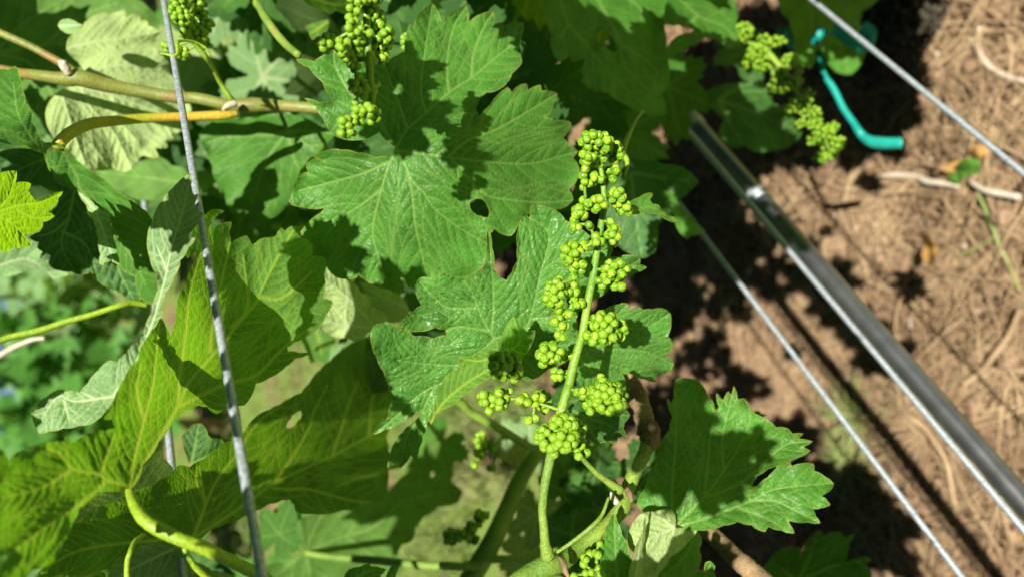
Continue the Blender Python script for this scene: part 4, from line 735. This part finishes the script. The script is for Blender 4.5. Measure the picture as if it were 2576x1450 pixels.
def bunch(label, rachis_s, rach_d, rach_r, groups, br, nmax=100, group=None, peduncle=None, gap=1.56):
    """groups: string crop coords of centre, then rx, ry (crop units), depth, amount"""
    rp = path3(rachis_s, rach_d, 8); par = empty('grape_bunch', rp[0])
    v, f = tube_geo(rp, np.array(rach_r) * .48, 14, 0.03); mesh('rachis', v, f, M_RACHIS, par)
    if peduncle: 
        v, f = tube_geo(path3(peduncle[0], peduncle[1], 6), np.array(peduncle[2]) * .54, 14, 0.05); mesh('peduncle', v, f, M_SHOOT, par)
    buds = []; anch = [q_ for q_ in rp]
    for s, rx, ry, d, dens in groups:
        c = P(s)[0]; cw = at(c[0], c[1], d); rx3 = rx / 3 / F * d; ry3 = ry / 3 / F * d; rz3 = (rx3 + ry3) * .75
        ex = M @ np.array((1, 0, 0)); ey = M @ np.array((0, 1, 0)); ez = M @ np.array((0, 0, 1))
        got = []; mb = MB(); gw = np.array([b[0] for b in buds[-40:]]).reshape(-1, 3)
        n = max(1, int(dens * 7 * (rx3 * ry3 + rx3 * rz3 + ry3 * rz3) / (br * br) / 3))
        ax = np.array((max(rx3 - br * .7, br * .2), max(ry3 - br * .7, br * .2), max(rz3 - br * .7, br * .2)))
        for _ in range(n * 60):
            q = rb.normal(size=3); q /= np.linalg.norm(q)
            if q[2] < -.45: continue
            q2 = q * ax * (1 if rb.rand() < .85 else rb.uniform(.4, .9)); w = cw + ex * q2[0] + ey * q2[1] + ez * q2[2]
            if not len(gw) or ((gw - w) ** 2).sum(1).min() > (br * gap) ** 2:
                nn = ex * q[0] + ey * q[1] + ez * (q[2] + .15); got.append((w, nn / np.linalg.norm(nn), br * rb.uniform(.86, 1.1))); gw = np.vstack([gw, w])
            if len(got) >= n: break
        A_ = np.array(anch); i = np.argmin(((A_ - cw) ** 2).sum(1)); a = A_[i]; anch.append(cw)
        mid = (a + cw) / 2 - ez * br * .3
        if np.linalg.norm(a - cw) > br: mb.tube(smoothpath([a, mid, cw - ez * br * .4], 4), [br * .42, br * .34, br * .3], 8)
        for w, nn, r in got: mb.tube([cw - ez * br * .5, (cw + w) / 2 + nn * br * .1, w - nn * r * .8], [br * .2, br * .16, br * .2], 5)
        st = mb.build('side_stalk', M_RACHIS, par) if mb.n else par
        buds += [g_ + (st,) for g_ in got]
    idx = sorted(range(len(buds)), key=lambda i: -np.dot(buds[i][0] - CAM, M @ np.array((0, 0, 1.0))))
    rest = MB()
    for k, i in enumerate(idx):
        w, nn, r, st = buds[i]; q = Vector(nn).to_track_quat('Z', 'Y'); spin = rb.uniform(0, 6.3)
        mt = q.to_matrix() @ Matrix.Rotation(spin, 3, 'Z')
        if k < nmax:
            o = bpy.data.objects.new('flower_bud', BUDME[0]); COL.objects.link(o); o.parent = st
            o.matrix_basis = Matrix.Translation(Vector(w) - par.location - (st.location if st is not par else Vector((0, 0, 0)))) @ mt.to_4x4() @ Matrix.Diagonal((r, r, r * rb.uniform(.95, 1.1), 1))
        else:
            rest.add(BV * r @ np.array(mt).T + w, BF)
    if rest.n:
        o = rest.build('flower_buds', M_BUD, par); o['kind'] = 'stuff'
    tag(par, label, 'grape bunch', group); return par
G = lambda txt: [(' '.join(l.split()[:2]), float(l.split()[2]), float(l.split()[3]), float(l.split()[4]), float(l.split()[5])) for l in txt.strip().splitlines()]
bunch('main upright bunch of green flower buds in sharp focus, right of centre',
  'C2 300,520 330,380 360,240 410,60 C1 430,1450 455,1330 500,1170 535,1050 560,900 590,740 612,640 635,480 655,350 675,230 695,120 C0 690,1420 680,1330 665,1250', [.276,.277,.28,.282,.284,.286,.288,.29,.29,.29], [.0030,.0036,.0037,.0033,.0032,.0030,.0028,.0022,.0018], G('''
C0 600,1060 95 75 .280 1
C0 690,1080 75 80 .282 1
C0 570,1180 65 70 .281 1
C0 640,1180 75 90 .290 .9
C0 780,1150 60 90 .296 .8
C0 545,1290 45 60 .283 1
C0 545,1390 60 45 .283 1
C0 630,1350 60 50 .286 .8
C0 760,1310 60 70 .298 .9
C1 560,80 70 55 .277 1
C1 650,90 70 70 .276 1
C1 500,170 70 70 .277 1
C1 490,245 50 50 .278 1
C1 580,240 45 50 .277 1
C1 790,40 70 80 .296 1
C1 850,130 60 60 .298 .9
C1 750,230 50 45 .288 1
C1 760,320 65 80 .288 1
C1 780,400 45 40 .292 .8
C1 640,370 55 60 .278 1
C1 450,460 88 88 .276 1
C1 520,420 50 60 .28 1
C1 400,520 45 45 .28 1
C1 500,560 65 60 .279 1
C1 490,630 60 40 .281 .9
C1 780,590 105 85 .281 1
C1 690,670 60 60 .281 1
C1 790,700 60 55 .284 1
C1 675,580 35 35 .283 .9
C1 340,720 90 90 .275 1
C1 310,800 80 80 .276 1
C1 440,730 70 60 .280 1
C1 330,870 50 50 .279 1
C1 480,840 70 60 .283 1
C1 400,910 60 50 .283 .9
C1 330,960 55 50 .281 1
C1 390,1020 60 45 .279 1
C1 365,1090 50 50 .279 1
C1 700,980 115 85 .276 1
C1 710,1080 110 70 .277 1
C1 575,1070 40 35 .276 1
C1 610,1110 45 40 .276 1
C1 820,1040 55 75 .284 1
C1 790,1100 45 45 .286 1
C1 285,1210 105 85 .274 1
C1 250,1300 45 40 .277 1
C1 400,1230 55 50 .282 .9
C1 340,1380 60 55 .284 .9
C1 450,1370 60 50 .286 .9
C2 90,110 65 50 .277 1
C2 180,110 70 60 .279 1
C2 240,130 60 90 .288 .8
C2 155,265 55 32 .277 1
B2 1720,110 60 60 .273 1
B2 1830,110 80 90 .276 1
B2 1750,190 40 40 .276 1
B2 1890,60 60 50 .28 .9
C2 530,60 60 55 .277 1
C2 700,60 130 80 .273 1
C2 740,150 130 75 .274 1
C2 600,170 65 60 .278 1
C2 840,120 45 70 .279 1
C1 665,1420 50 50 .277 1
C1 760,1460 60 40 .277 1
C2 390,300 110 80 .267 1
C2 280,400 110 110 .269 1
C2 390,400 120 110 .266 1
C2 500,330 60 70 .274 1
C2 480,450 70 70 .278 .9
C2 530,500 65 60 .284 .9
C2 310,520 28 28 .272 1
C2 500,540 30 30 .277 1'''), .0017, 100, peduncle=('C2 270,1300 250,1200 240,1080 228,960 235,850 250,740 275,620 300,500', [.285,.282,.28,.278,.277,.276], [.0052,.0034,.0030,.0030,.0031,.0032,.0034]))
bunch('small dark knot of shaded flower buds at the left end of the main bunch', 'B1 1960,1440 1900,1370 1850,1310', [.284,.283], [.0012,.0008], G('''
B1 1850,1290 95 90 .278 1
C1 20,1340 60 90 .281 .9
C1 20,1240 35 35 .283 .9
B1 1840,1380 70 50 .28 1'''), .0017, 60)
bunch('upper bunch of small buds in front of the big leaf, half in shade', 'B0 825,-60 835,100 838,250 848,380 858,500 862,600 880,700 872,790 860,820', [.256,.25,.25,.25,.25], [.0027,.0028,.0026,.0028,.0026,.0022,.0014], G('''
B0 720,0 40 40 .245 1
B0 770,10 60 40 .246 1
B0 860,-20 90 60 .25 1
B0 720,60 35 38 .243 1
B0 715,120 38 38 .243 1
B0 770,100 40 45 .244 1
B0 860,70 70 70 .255 1
B0 900,140 80 80 .258 1
B0 840,150 50 50 .254 1
B0 735,180 50 45 .243 1
B0 720,235 45 45 .243 1
B0 775,240 45 50 .244 1
B0 770,300 50 40 .246 1
B0 870,240 40 40 .244 1
B0 930,210 60 60 .256 1
B0 980,270 70 70 .256 1
B0 940,340 80 80 .258 1
B0 950,430 60 60 .258 .9
B0 880,440 40 40 .252 1
B0 525,330 60 70 .243 1
B0 560,300 45 50 .244 1
B0 620,330 50 50 .244 1
B0 680,330 50 40 .245 1
B0 670,390 60 70 .244 1
B0 700,440 60 60 .247 1
B0 770,380 40 40 .248 .9
B0 740,500 50 45 .248 .9
B0 780,600 50 45 .246 1
B0 750,650 55 60 .244 1
B0 800,680 60 60 .247 1
B0 880,640 50 60 .254 1
B0 890,700 40 30 .252 1
B0 770,790 45 40 .244 1
B0 770,860 55 60 .244 1
B0 840,840 70 60 .243 1
B0 900,860 45 60 .245 1
B0 860,900 50 40 .246 1
B0 690,930 75 60 .242 1
B0 660,990 60 50 .242 1
B0 710,1000 45 45 .243 1
B0 760,930 50 50 .245 1'''), .00134, 100)
bunch('little bud cluster showing beside the tooth of the big leaf at the top', 'B0 1180,260 1140,310', [.36,.36], [.001,.0008], G('''
B0 1130,320 35 70 .36 1'''), .0014, 40)
bunch('soft bunch of buds by the near wire at the upper left', 'A0 1770,790 1730,730 1660,620 1600,500 1560,440 1480,340 1430,250 1420,150 1410,0', [.41,.40,.38,.37,.36], [.0052,.0030,.0026,.0027,.0032,.0032,.0024,.0016], G('''
A0 1370,20 70 60 .36 1
A0 1340,90 60 50 .36 1
A0 1380,140 80 60 .36 1
A0 1480,20 80 60 .375 1
A0 1500,120 70 70 .38 1
A0 1560,190 50 60 .38 .9
A0 1400,260 50 40 .365 .9
A0 1520,270 60 50 .375 .9
A0 1480,210 50 50 .372 .8
A0 1560,330 40 50 .385 .8
A0 1270,360 50 40 .375 .8
A0 1380,400 50 50 .375 .7'''), .00165, 60)
bunch('blurred bunch of tiny buds over the soil at the upper right', 'C0 1790,330 1860,350 D0 0,400 70,480 130,545 180,650 270,780 350,900 420,1020 460,1130', [.60,.60,.60,.60], [.0040,.0050,.0048,.0038,.0022,.0014], G('''
C0 1740,250 75 75 .60 1
C0 1850,400 80 60 .60 1
C0 1880,480 60 70 .60 1
D0 60,320 75 40 .60 1
D0 160,460 60 55 .60 1
D0 80,560 60 50 .60 1
D0 110,660 70 50 .60 1
D0 200,620 60 60 .60 1
D0 240,770 90 50 .60 1
D0 320,850 80 50 .60 1
D0 350,930 60 50 .60 1
D0 420,1010 80 60 .60 1
D0 470,1090 70 60 .61 1
D0 470,1160 60 50 .61 1
C0 1700,320 50 40 .61 .8
C0 1790,470 50 50 .61 .8
D0 20,480 60 40 .61 .8
D0 230,520 45 35 .61 .8
D0 60,640 60 50 .61 .8
D0 300,700 50 40 .61 .8
D0 180,820 60 40 .61 .8
D0 260,930 50 40 .61 .7
D0 480,960 50 40 .61 .8
D0 340,1060 60 40 .61 .7
D0 540,1080 40 50 .61 .7
D0 400,1190 60 40 .61 .7
C0 1900,300 50 40 .61 .8'''), .0017, 100, gap=2.3)
bunch('small blurred bunch in the weeds at the bottom centre', 'B2 1760,960 1650,1060 1540,1140 1450,1180', [.50,.50], [.002,.0015], G('''
B2 1700,990 60 45 .50 1
B2 1650,1060 60 45 .50 1
B2 1570,1130 70 50 .50 1
B2 1470,1150 60 60 .51 1
B2 1640,1150 50 50 .51 1'''), .0024, 50)
bunch('little bunch of buds at the bottom edge beside the upright narrow leaf', 'C2 690,1500 640,1380 650,1200', [.30,.30], [.002,.0012], G('''
C2 650,1190 35 35 .295 1
C2 645,1265 45 35 .293 1
C2 570,1300 50 45 .295 1
C2 545,1360 30 30 .295 1
C2 600,1400 40 35 .293 1
C2 675,1400 40 50 .292 1
C2 560,1430 30 40 .295 1
C2 480,1440 40 20 .30 .8'''), .0016, 60)
bunch('dark withered tendrils of buds hanging in shade below the main bunch', 'C2 0,600 -80,560 B2 1780,520 1720,430', [.46,.46], [.0012,.0009], G('''
B2 1700,420 55 70 .46 .7
B2 1790,470 40 40 .46 .7
B2 1690,520 45 50 .46 .7
B2 1660,600 35 40 .46 .7
B2 1780,620 40 35 .46 .7'''), .0022, 40)

# ------------------------------------------------------------------ turquoise tape
def ribbon(mb, ps, dep, wid, n=6):
    p = path3(ps, dep, n); t = np.gradient(p, axis=0); t /= np.linalg.norm(t, axis=1)[:, None]
    vw_ = p - CAM; sd = np.cross(t, vw_); sd /= np.linalg.norm(sd, axis=1)[:, None]; w = np.interp(np.linspace(0, 1, len(p)), np.linspace(0, 1, len(wid)), wid)[:, None] * .6
    nn = np.cross(sd, t) * .0006; a = p - sd * w; b = p + sd * w
    V = np.vstack([a + nn, b + nn, b - nn, a - nn]); m = len(p); f = []
    for i in range(m - 1):
        for k in range(4): k2 = (k + 1) % 4; f.append((k * m + i, k2 * m + i, k2 * m + i + 1, k * m + i + 1))
    f += [(0, m, 2 * m, 3 * m), (m - 1, 4 * m - 1, 3 * m - 1, 2 * m - 1)]; mb.add(V, f)
tape = empty('tie_tape', at(2250, 280, .8))
for ps, dep, wid in [('D0 395,350 400,420 430,560 500,680 570,820 640,920 700,1010 760,1060 850,1080 1010,1080', [.82,.8,.78,.8], [.004, .005, .005, .005, .005, .007, .010, .009]), ('D0 480,220 540,240 600,280 690,330 740,330 760,250 700,215', [.76,.76], [.010,.012,.013,.012]), ('D0 340,255 375,270 410,290', [.77], [.012,.017,.014]), ('D0 80,270 120,255 160,260', [.84], [.010,.013,.010]), ('D0 150,320 200,330', [.86], [.008,.010])]:
    mb = MB(); ribbon(mb, ps, dep, wid); mb.build('tape_strip', M_TAPE, tape)
tag(tape, 'turquoise plastic tying tape looped and trailing over the soil at the upper right', 'tape')

# ------------------------------------------------------------------ ground
NT = {}
def vnoise(x, y, seed, oct=6, lac=2.0, gain=.5):
    out = 0; amp = 1
    for o_ in range(oct):
        tb = NT.get(seed + o_)
        if tb is None: tb = NT[seed + o_] = np.random.RandomState(seed + o_).rand(64, 64)
        fx = x * lac ** o_ + o_ * 7.3; fy = y * lac ** o_ + o_ * 3.1
        i = np.floor(fx).astype(int); j = np.floor(fy).astype(int); u = fx - i; v = fy - j; u = u * u * (3 - 2 * u); v = v * v * (3 - 2 * v)
        g = lambda a, b: tb[a % 64, b % 64]
        out = out + amp * ((g(i, j) * (1 - u) + g(i + 1, j) * u) * (1 - v) + (g(i, j + 1) * (1 - u) + g(i + 1, j + 1) * u) * v - .5); amp *= gain
    return out
def hit(px, py, z=0.0):
    d = at(px, py, 1.0) - CAM; return CAM + d * ((z - CAM_Z) / d[2])
corn = [hit(x, y) for x, y in ((2576, 0), (2576, 1450), (1560, 0), (1560, 1450))]
cx0 = min(c[0] for c in corn) - .3; cx1 = max(c[0] for c in corn) + .3; cy0 = min(c[1] for c in corn) - .3; cy1 = max(c[1] for c in corn) + .3
print('ground patch', cx0, cx1, cy0, cy1, 'right-of-row X axis', X)
def gz(x, y):
    h = vnoise(x * 5, y * 5, 1, 6) * .05
    cl = np.abs(vnoise(x * 16, y * 16, 21, 4)); h = h + .03 * np.clip(.30 - cl, 0, 1)
    return h
gs = .0075; gx = np.arange(cx0, cx1, gs); gy = np.arange(cy0, cy1, gs); XX, YY = np.meshgrid(gx, gy); ZZ = gz(XX, YY) + .012
V = np.stack([XX.ravel(), YY.ravel(), ZZ.ravel()], 1); nx = len(gx); ny = len(gy)
i = (np.arange(ny - 1)[:, None] * nx + np.arange(nx - 1)[None]).ravel(); q = np.stack([i, i + 1, i + nx + 1, i + nx], -1)
XCUT = hit(1500, 1300)[0]; print('cut', XCUT, hit(1500, 100)[0], hit(2500, 700)[0])
fx_ = V[q[:, 0], 0]; q = q[(fx_ > XCUT) if hit(2500, 700)[0] > XCUT else (fx_ < XCUT)]
o = mesh('ground', V, q, M_SOIL, None, (0, 0, 0)); o['kind'] = 'structure'
gx = np.linspace(-60, 60, 161); gy = np.linspace(-20, 140, 161); XX, YY = np.meshgrid(gx, gy)
V = np.stack([XX.ravel(), YY.ravel(), vnoise(XX.ravel() * .7, YY.ravel() * .7, 5, 4) * .05 - .045], 1)
i = (np.arange(160)[:, None] * 161 + np.arange(160)[None]).ravel(); q = np.stack([i, i + 1, i + 162, i + 161], -1)
o = mesh('vineyard_floor', V, q, M_SOILB, None, (0, 0, 0)); o['kind'] = 'structure'
# straw, bark crumbs, pebbles
rg = np.random.RandomState(9)
def scatter(n, fn):
    for _ in range(n):
        px, py = rg.uniform(1500, 2650), rg.uniform(-80, 1530); c = hit(px, py); fn(c[0], c[1])
mb = MB()
def straw(x, y):
    a = rg.uniform(0, 3.14); L = rg.uniform(.03, .16); r = rg.uniform(.0004, .0012); k = rg.uniform(-.25, .25); t = np.linspace(-.5, .5, 6)
    xs = x + np.cos(a) * t * L - np.sin(a) * k * L * t * t * 2; ys = y + np.sin(a) * t * L + np.cos(a) * k * L * t * t * 2
    z = gz(xs, ys) + .014 + rg.uniform(0, .006) + .006 * rg.rand() * (1 - 4 * t * t); mb.tube(np.stack([xs, ys, np.maximum(z, z.mean())], 1), r, 4)
scatter(3000, straw)
def straw(x, y):
    a = rg.uniform(0, 3.14); L = rg.uniform(.1, .26); t = np.linspace(-.5, .5, 8); k = rg.uniform(-.3, .3)
    xs = x + np.cos(a) * t * L - np.sin(a) * k * L * t * t * 2; ys = y + np.sin(a) * t * L + np.cos(a) * k * L * t * t * 2
    mb.tube(np.stack([xs, ys, gz(xs, ys) + .022 + .008 * rg.rand()], 1), rg.uniform(.0009, .0017), 5)
scatter(170, straw); o = mb.build('straw_litter', M_STRAW); o['kind'] = 'stuff'
def crumbs(n, smin, smax, mat, name):
    mb = MB()
    def one(x, y):
        s = rg.uniform(smin, smax) * rg.uniform(.4, 1); z = float(gz(np.array([x]), np.array([y]))[0]) + .012
        v = []; 
        for th in (0, .8, 1.6, 2.4, 3.14):
            for k in range(6):
                a = k * 1.05; r = s * rg.uniform(.7, 1.15); v.append((x + r * math.sin(th) * math.cos(a), y + r * math.sin(th) * math.sin(a), z + s * .3 + .7 * r * math.cos(th)))
        f = [(j * 6 + k, (j + 1) * 6 + k, (j + 1) * 6 + (k + 1) % 6, j * 6 + (k + 1) % 6) for j in range(4) for k in range(6)]
        mb.add(v, f)
    scatter(n, one); o = mb.build(name, mat); o['kind'] = 'stuff'
crumbs(2200, .003, .018, M_SOIL, 'soil_clods'); crumbs(260, .002, .006, M_BLEACH, 'pale_grit')
def ground_stem(name, label, ps, rad, mat, lift=.02, cat='twig'):
    p = P(ps); q = np.array([hit(a, b, .02) for a, b in p]); q[:, 2] = gz(q[:, 0], q[:, 1]) + lift
    v, f = tube_geo(smoothpath(q, 6), rad, 10, .08); o = mesh(name, v, f, mat); tag(o, label, cat)
ground_stem('dry_tendril', 'curved bleached stem on the soil near the top right corner', 'D0 1560,180 1530,270 1570,400 1650,500 1780,570 1933,610', [.003,.0042,.0042,.003], M_BLEACH)
ground_stem('dry_tendril', 'thin straw-coloured stem dropping from the top right corner', 'D0 1790,-40 1760,180 1790,350 1800,500 1780,560', [.002,.003,.002], M_STRAW)
ground_stem('dry_stick', 'short bleached stick lying left of the withered leaf', 'D0 830,1340 950,1320 1100,1330 1200,1370 1330,1390 1480,1420', [.001,.0045,.0045,.005,.0045,.002], M_BLEACH, .028)
ground_stem('dry_stick', 'long grey stick crossing the soil below the withered leaf', 'D1 1600,-60 1700,0 1820,30 1980,60', [.003,.0045,.004], M_BLEACH, .03)
ground_stem('trailing_weed', 'green weed stem curving down at the right edge', 'D0 1650,1400 D1 1640,20 1690,150 1750,300 1790,430 1860,580 1940,740', [.0018,.0024,.0026,.0024,.002], M_GRASS, .025, 'weed')
ground_stem('trailing_weed', 'short side stem joining the green weed stem', 'D1 1440,490 1550,450 1650,400 1745,350', [.0014,.0016,.0018], M_GRASS, .024, 'weed')
ground_stem('dry_stalk', 'forked straw stalk rising at the lower right edge', 'D1 1980,880 1880,1080 1780,1230 1650,1350 1540,1450', [.003,.0042,.004], M_STRAW, .03, 'stalk')
ground_stem('dry_root', 'brown root bending across the soil right of the hose', 'D1 1933,940 1700,1000 1520,1060 1400,1110 1340,1230 1320,1340', [.003,.0045,.005,.004], M_BARK, .018)
ground_stem('dry_stalk', 'yellow dry grass stalk beside the hose shadow', 'D2 1000,160 1150,240 1260,330 1400,560 1430,760 1450,930', [.002,.005,.0035,.003,.0015], M_STRAW, .03, 'stalk')
ground_stem('dry_twig', 'pale twig pushing up from the soil in shade beside the hose', 'D1 1080,860 1075,950 1085,1020', [.003,.0035,.002], M_BLEACH, .02)
def dead_leaf(name, label, s, mat, lift=.035):
    p = P(s); c = p.mean(0); prim = [smoothpath(np.array([(p[0][0], p[0][1], 0), (c[0], c[1], 0), (*p[len(p) // 2], 0)]), 4)[:, :2]]
    pts, q, d, vein, edge, _ = blade_data(p, prim, 4, lambda x, y: np.zeros(len(x)), 'top', 2, 2, (), 26, .1)
    w = np.array([hit(a, b, lift) for a, b in pts]); w[:, 2] += -d * 3 + .012 * np.sin((pts[:, 0] - c[0]) / 18); o = mesh(name, w, q[:, ::-1], mat, None, w.mean(0)); fattr(o, 'vein', vein); fattr(o, 'edge', edge * .3); tag(o, label, 'leaf')
dead_leaf('fallen_leaf', 'withered tan strip of a fallen leaf on the soil, upper right', 'D0 1310,1290 1350,1220 1430,1180 1520,1130 1600,1090 1640,1110 1620,1180 1540,1200 1450,1240 1400,1280', M_DRY, .05)
dead_leaf('fallen_leaf', 'green half of the curled fallen leaf on the soil, upper right', 'D0 1310,1290 1400,1285 1480,1240 1560,1210 1640,1230 1590,1300 1520,1320 1460,1340 1420,1385 1370,1350', M_LEAF, .042)
dead_leaf('fallen_leaf', 'round orange-yellow fallen leaf on the soil at right', 'D1 1150,400 1160,350 1210,312 1270,320 1310,370 1320,430 1300,500 1280,560 1220,540 1170,470', M_DRY, .06)
# dark clod of dead weed near the top right
mb = MB(); c0 = hit(*P('D0 930,220')[0], .04)
for _ in range(2600):
    q = rg.normal(size=3); q /= np.linalg.norm(q); q[2] = abs(q[2]); r = rg.uniform(.4, 1) ; a = c0 + q * np.array((.075, .07, .05)) * r; b = a + rg.normal(size=3) * .008; mb.tube([a, (a + b) / 2 + rg.normal(size=3) * .002, b], [.0014, .0024, .0008], 4)
o = mb.build('weed_clump', stemmat('dead_weed', [(.3, (.03, .025, .02)), (.7, (.13, .105, .06))], 60, .9, .5)); tag(o, 'dark grey-brown clump of dead weed on the soil at the top right', 'weed clump')
# dry grass tufts
def tuft(name, label, px, py, n, hgt, spread, mat, rad=.0009, cat='grass tuft'):
    c = hit(px, py, .015); mb = MB()
    for _ in range(n):
        a = rg.uniform(0, 6.3); l = hgt * rg.uniform(.4, 1.1); sp_ = spread * rg.uniform(.2, 1); b = c + np.array((math.cos(a), math.sin(a), 0)) * rg.uniform(0, .015)
        t = np.linspace(0, 1, 6)[:, None]; dr = np.array((math.cos(a), math.sin(a), 0)); path = b + dr * sp_ * t ** 1.5 + np.array((0, 0, 1.0)) * l * (t - .45 * t * t); mb.tube(path, [rad, rad * 1.1, rad * .2], 4)
    o = mb.build(name, mat); tag(o, label, cat); return o
tuft('dry_grass_tuft', 'straw-yellow dry grass tuft under the left side of the hose, lower right', *P('D2 1250,330')[0], 90, .08, .12, M_STRAW)
tuft('dry_grass_tuft', 'second dry grass tuft at the bottom right corner', *P('D2 1200,1400')[0], 70, .06, .12, M_STRAW)
tuft('dry_grass_tuft', 'dry grass tuft by the right edge above the lower corner', *P('D1 1850,1380')[0], 60, .05, .10, M_STRAW)
tuft('green_weed', 'low green weed in shade left of the hose', *P('D2 650,250')[0], 50, .06, .08, M_GRASS, .0016, 'weed')
tuft('green_weed', 'small green weed in shade under the wide leaf', *P('D2 650,620')[0], 40, .06, .07, M_GRASS, .0016, 'weed')
# weeds and grass across the alley floor behind the row
mb = MB()
for _ in range(9000):
    px, py = rg.uniform(-100, 1650), rg.uniform(300, 1560); c = hit(px, py)
    if np.hypot(c[0], c[1]) > 7: continue
    if vnoise(np.array([c[0] * 2.2]), np.array([c[1] * 2.2]), 40, 3)[0] < -.08: continue
    a = rg.uniform(0, 6.3); l = rg.uniform(.03, .13); dr = np.array((math.cos(a), math.sin(a), 0)); t = np.linspace(0, 1, 4)[:, None]
    mb.tube(c + dr * l * .7 * t ** 1.5 + np.array((0, 0, 1.0)) * l * (t - .3 * t * t), [.0025, .003, .0006], 3)
o = mb.build('alley_grass', M_GRASS); o['kind'] = 'stuff'

# ------------------------------------------------------------------ neighbouring rows of vines, far behind
def vine_crown(x, y, seed, n=420):
    r = np.random.RandomState(seed); base = FARV; vs = []; fs = []; k = 0
    for _ in range(n):
        v0, f0 = base[r.randint(len(base))]; s = r.uniform(.06, .10); c = np.array((x + r.normal() * .17, y + r.uniform(-.75, .75), (0.85, .62, .5)[abs(int((abs(x) - 1.6) / 2.2 + .1) - 1) % 3] + r.normal() * .22))
        if c[2] < .25: c[2] = .25 + r.rand() * .3
        q = Vector((r.normal() * .6 - Lw[0], r.normal() * .6 - Lw[1], r.normal() * .6 - Lw[2])).to_track_quat('Z', 'Y').to_matrix() @ Matrix.Rotation(r.uniform(0, 6.3), 3, 'Z')
        vs.append(v0 * s @ np.array(q).T + c); fs.append(f0 + k); k += len(v0)
    return np.vstack(vs), np.vstack(fs)
FARV = []
for o in FAR:
    m = o.data; v = np.empty(len(m.vertices) * 3, np.float32); m.vertices.foreach_get('co', v); lp = np.empty(len(m.loops), np.int32); m.loops.foreach_get('vertex_index', lp)
    FARV.append((v.reshape(-1, 3).astype(float), lp.reshape(-1, 4) if len(lp) % 4 == 0 and len(lp) == 4 * len(m.polygons) else None))
if any(f is None for _, f in FARV):
    FARV = []
    for o in FAR:
        m = o.data; v = np.array([tuple(p.co) for p in m.vertices]); f = np.array([tuple(p.vertices) if len(p.vertices) == 4 else tuple(p.vertices) + (p.vertices[0],) for p in m.polygons]); FARV.append((v, f[[len(set(x)) == 4 for x in f]]))
for o in FAR: bpy.data.objects.remove(o)
side = 1 if (M @ np.array((0, 0, -1.0)))[0] > 0 else -1
pole_m = M_STEEL
k = 0
for row in (1, 2, 3):
    for j in range(-1, 7):
        xx = side * (1.6 + row * 2.2); yy = j * 1.5 - .4; v, f = vine_crown(xx, yy, 100 + k, 420 if row < 3 else 260)
        par = empty('grapevine', (xx, yy, 0)); mesh('crown', v, f, (M_GLOSS, M_PALE, M_PALE)[k % 3], par)
        tp = np.array([(xx, yy, -.05), (xx + .02, yy + .03, .35), (xx - .03, yy + .01, .7), (xx, yy, 1.0)]); v, f = tube_geo(smoothpath(tp, 4), [.035, .03, .03, .02], 10, .08); mesh('trunk', v, f, M_BARK, par)
        tag(par, 'blurred grapevine in the %s row behind, %s along it from this side' % (('nearest', 'second', 'third')[row - 1], ('first', 'second', 'third', 'fourth', 'fifth', 'sixth', 'seventh', 'eighth')[j + 1]), 'grapevine', 'grapevines of the neighbouring rows'); k += 1
for ob in list(COL.objects):
    if ob.type == 'MESH' and ob.name.split('.')[0] == 'vine_leaf' and 'label' not in ob and ob.parent is None: bpy.data.objects.remove(ob)
for dd in DEBUG: print('LEAF', dd)
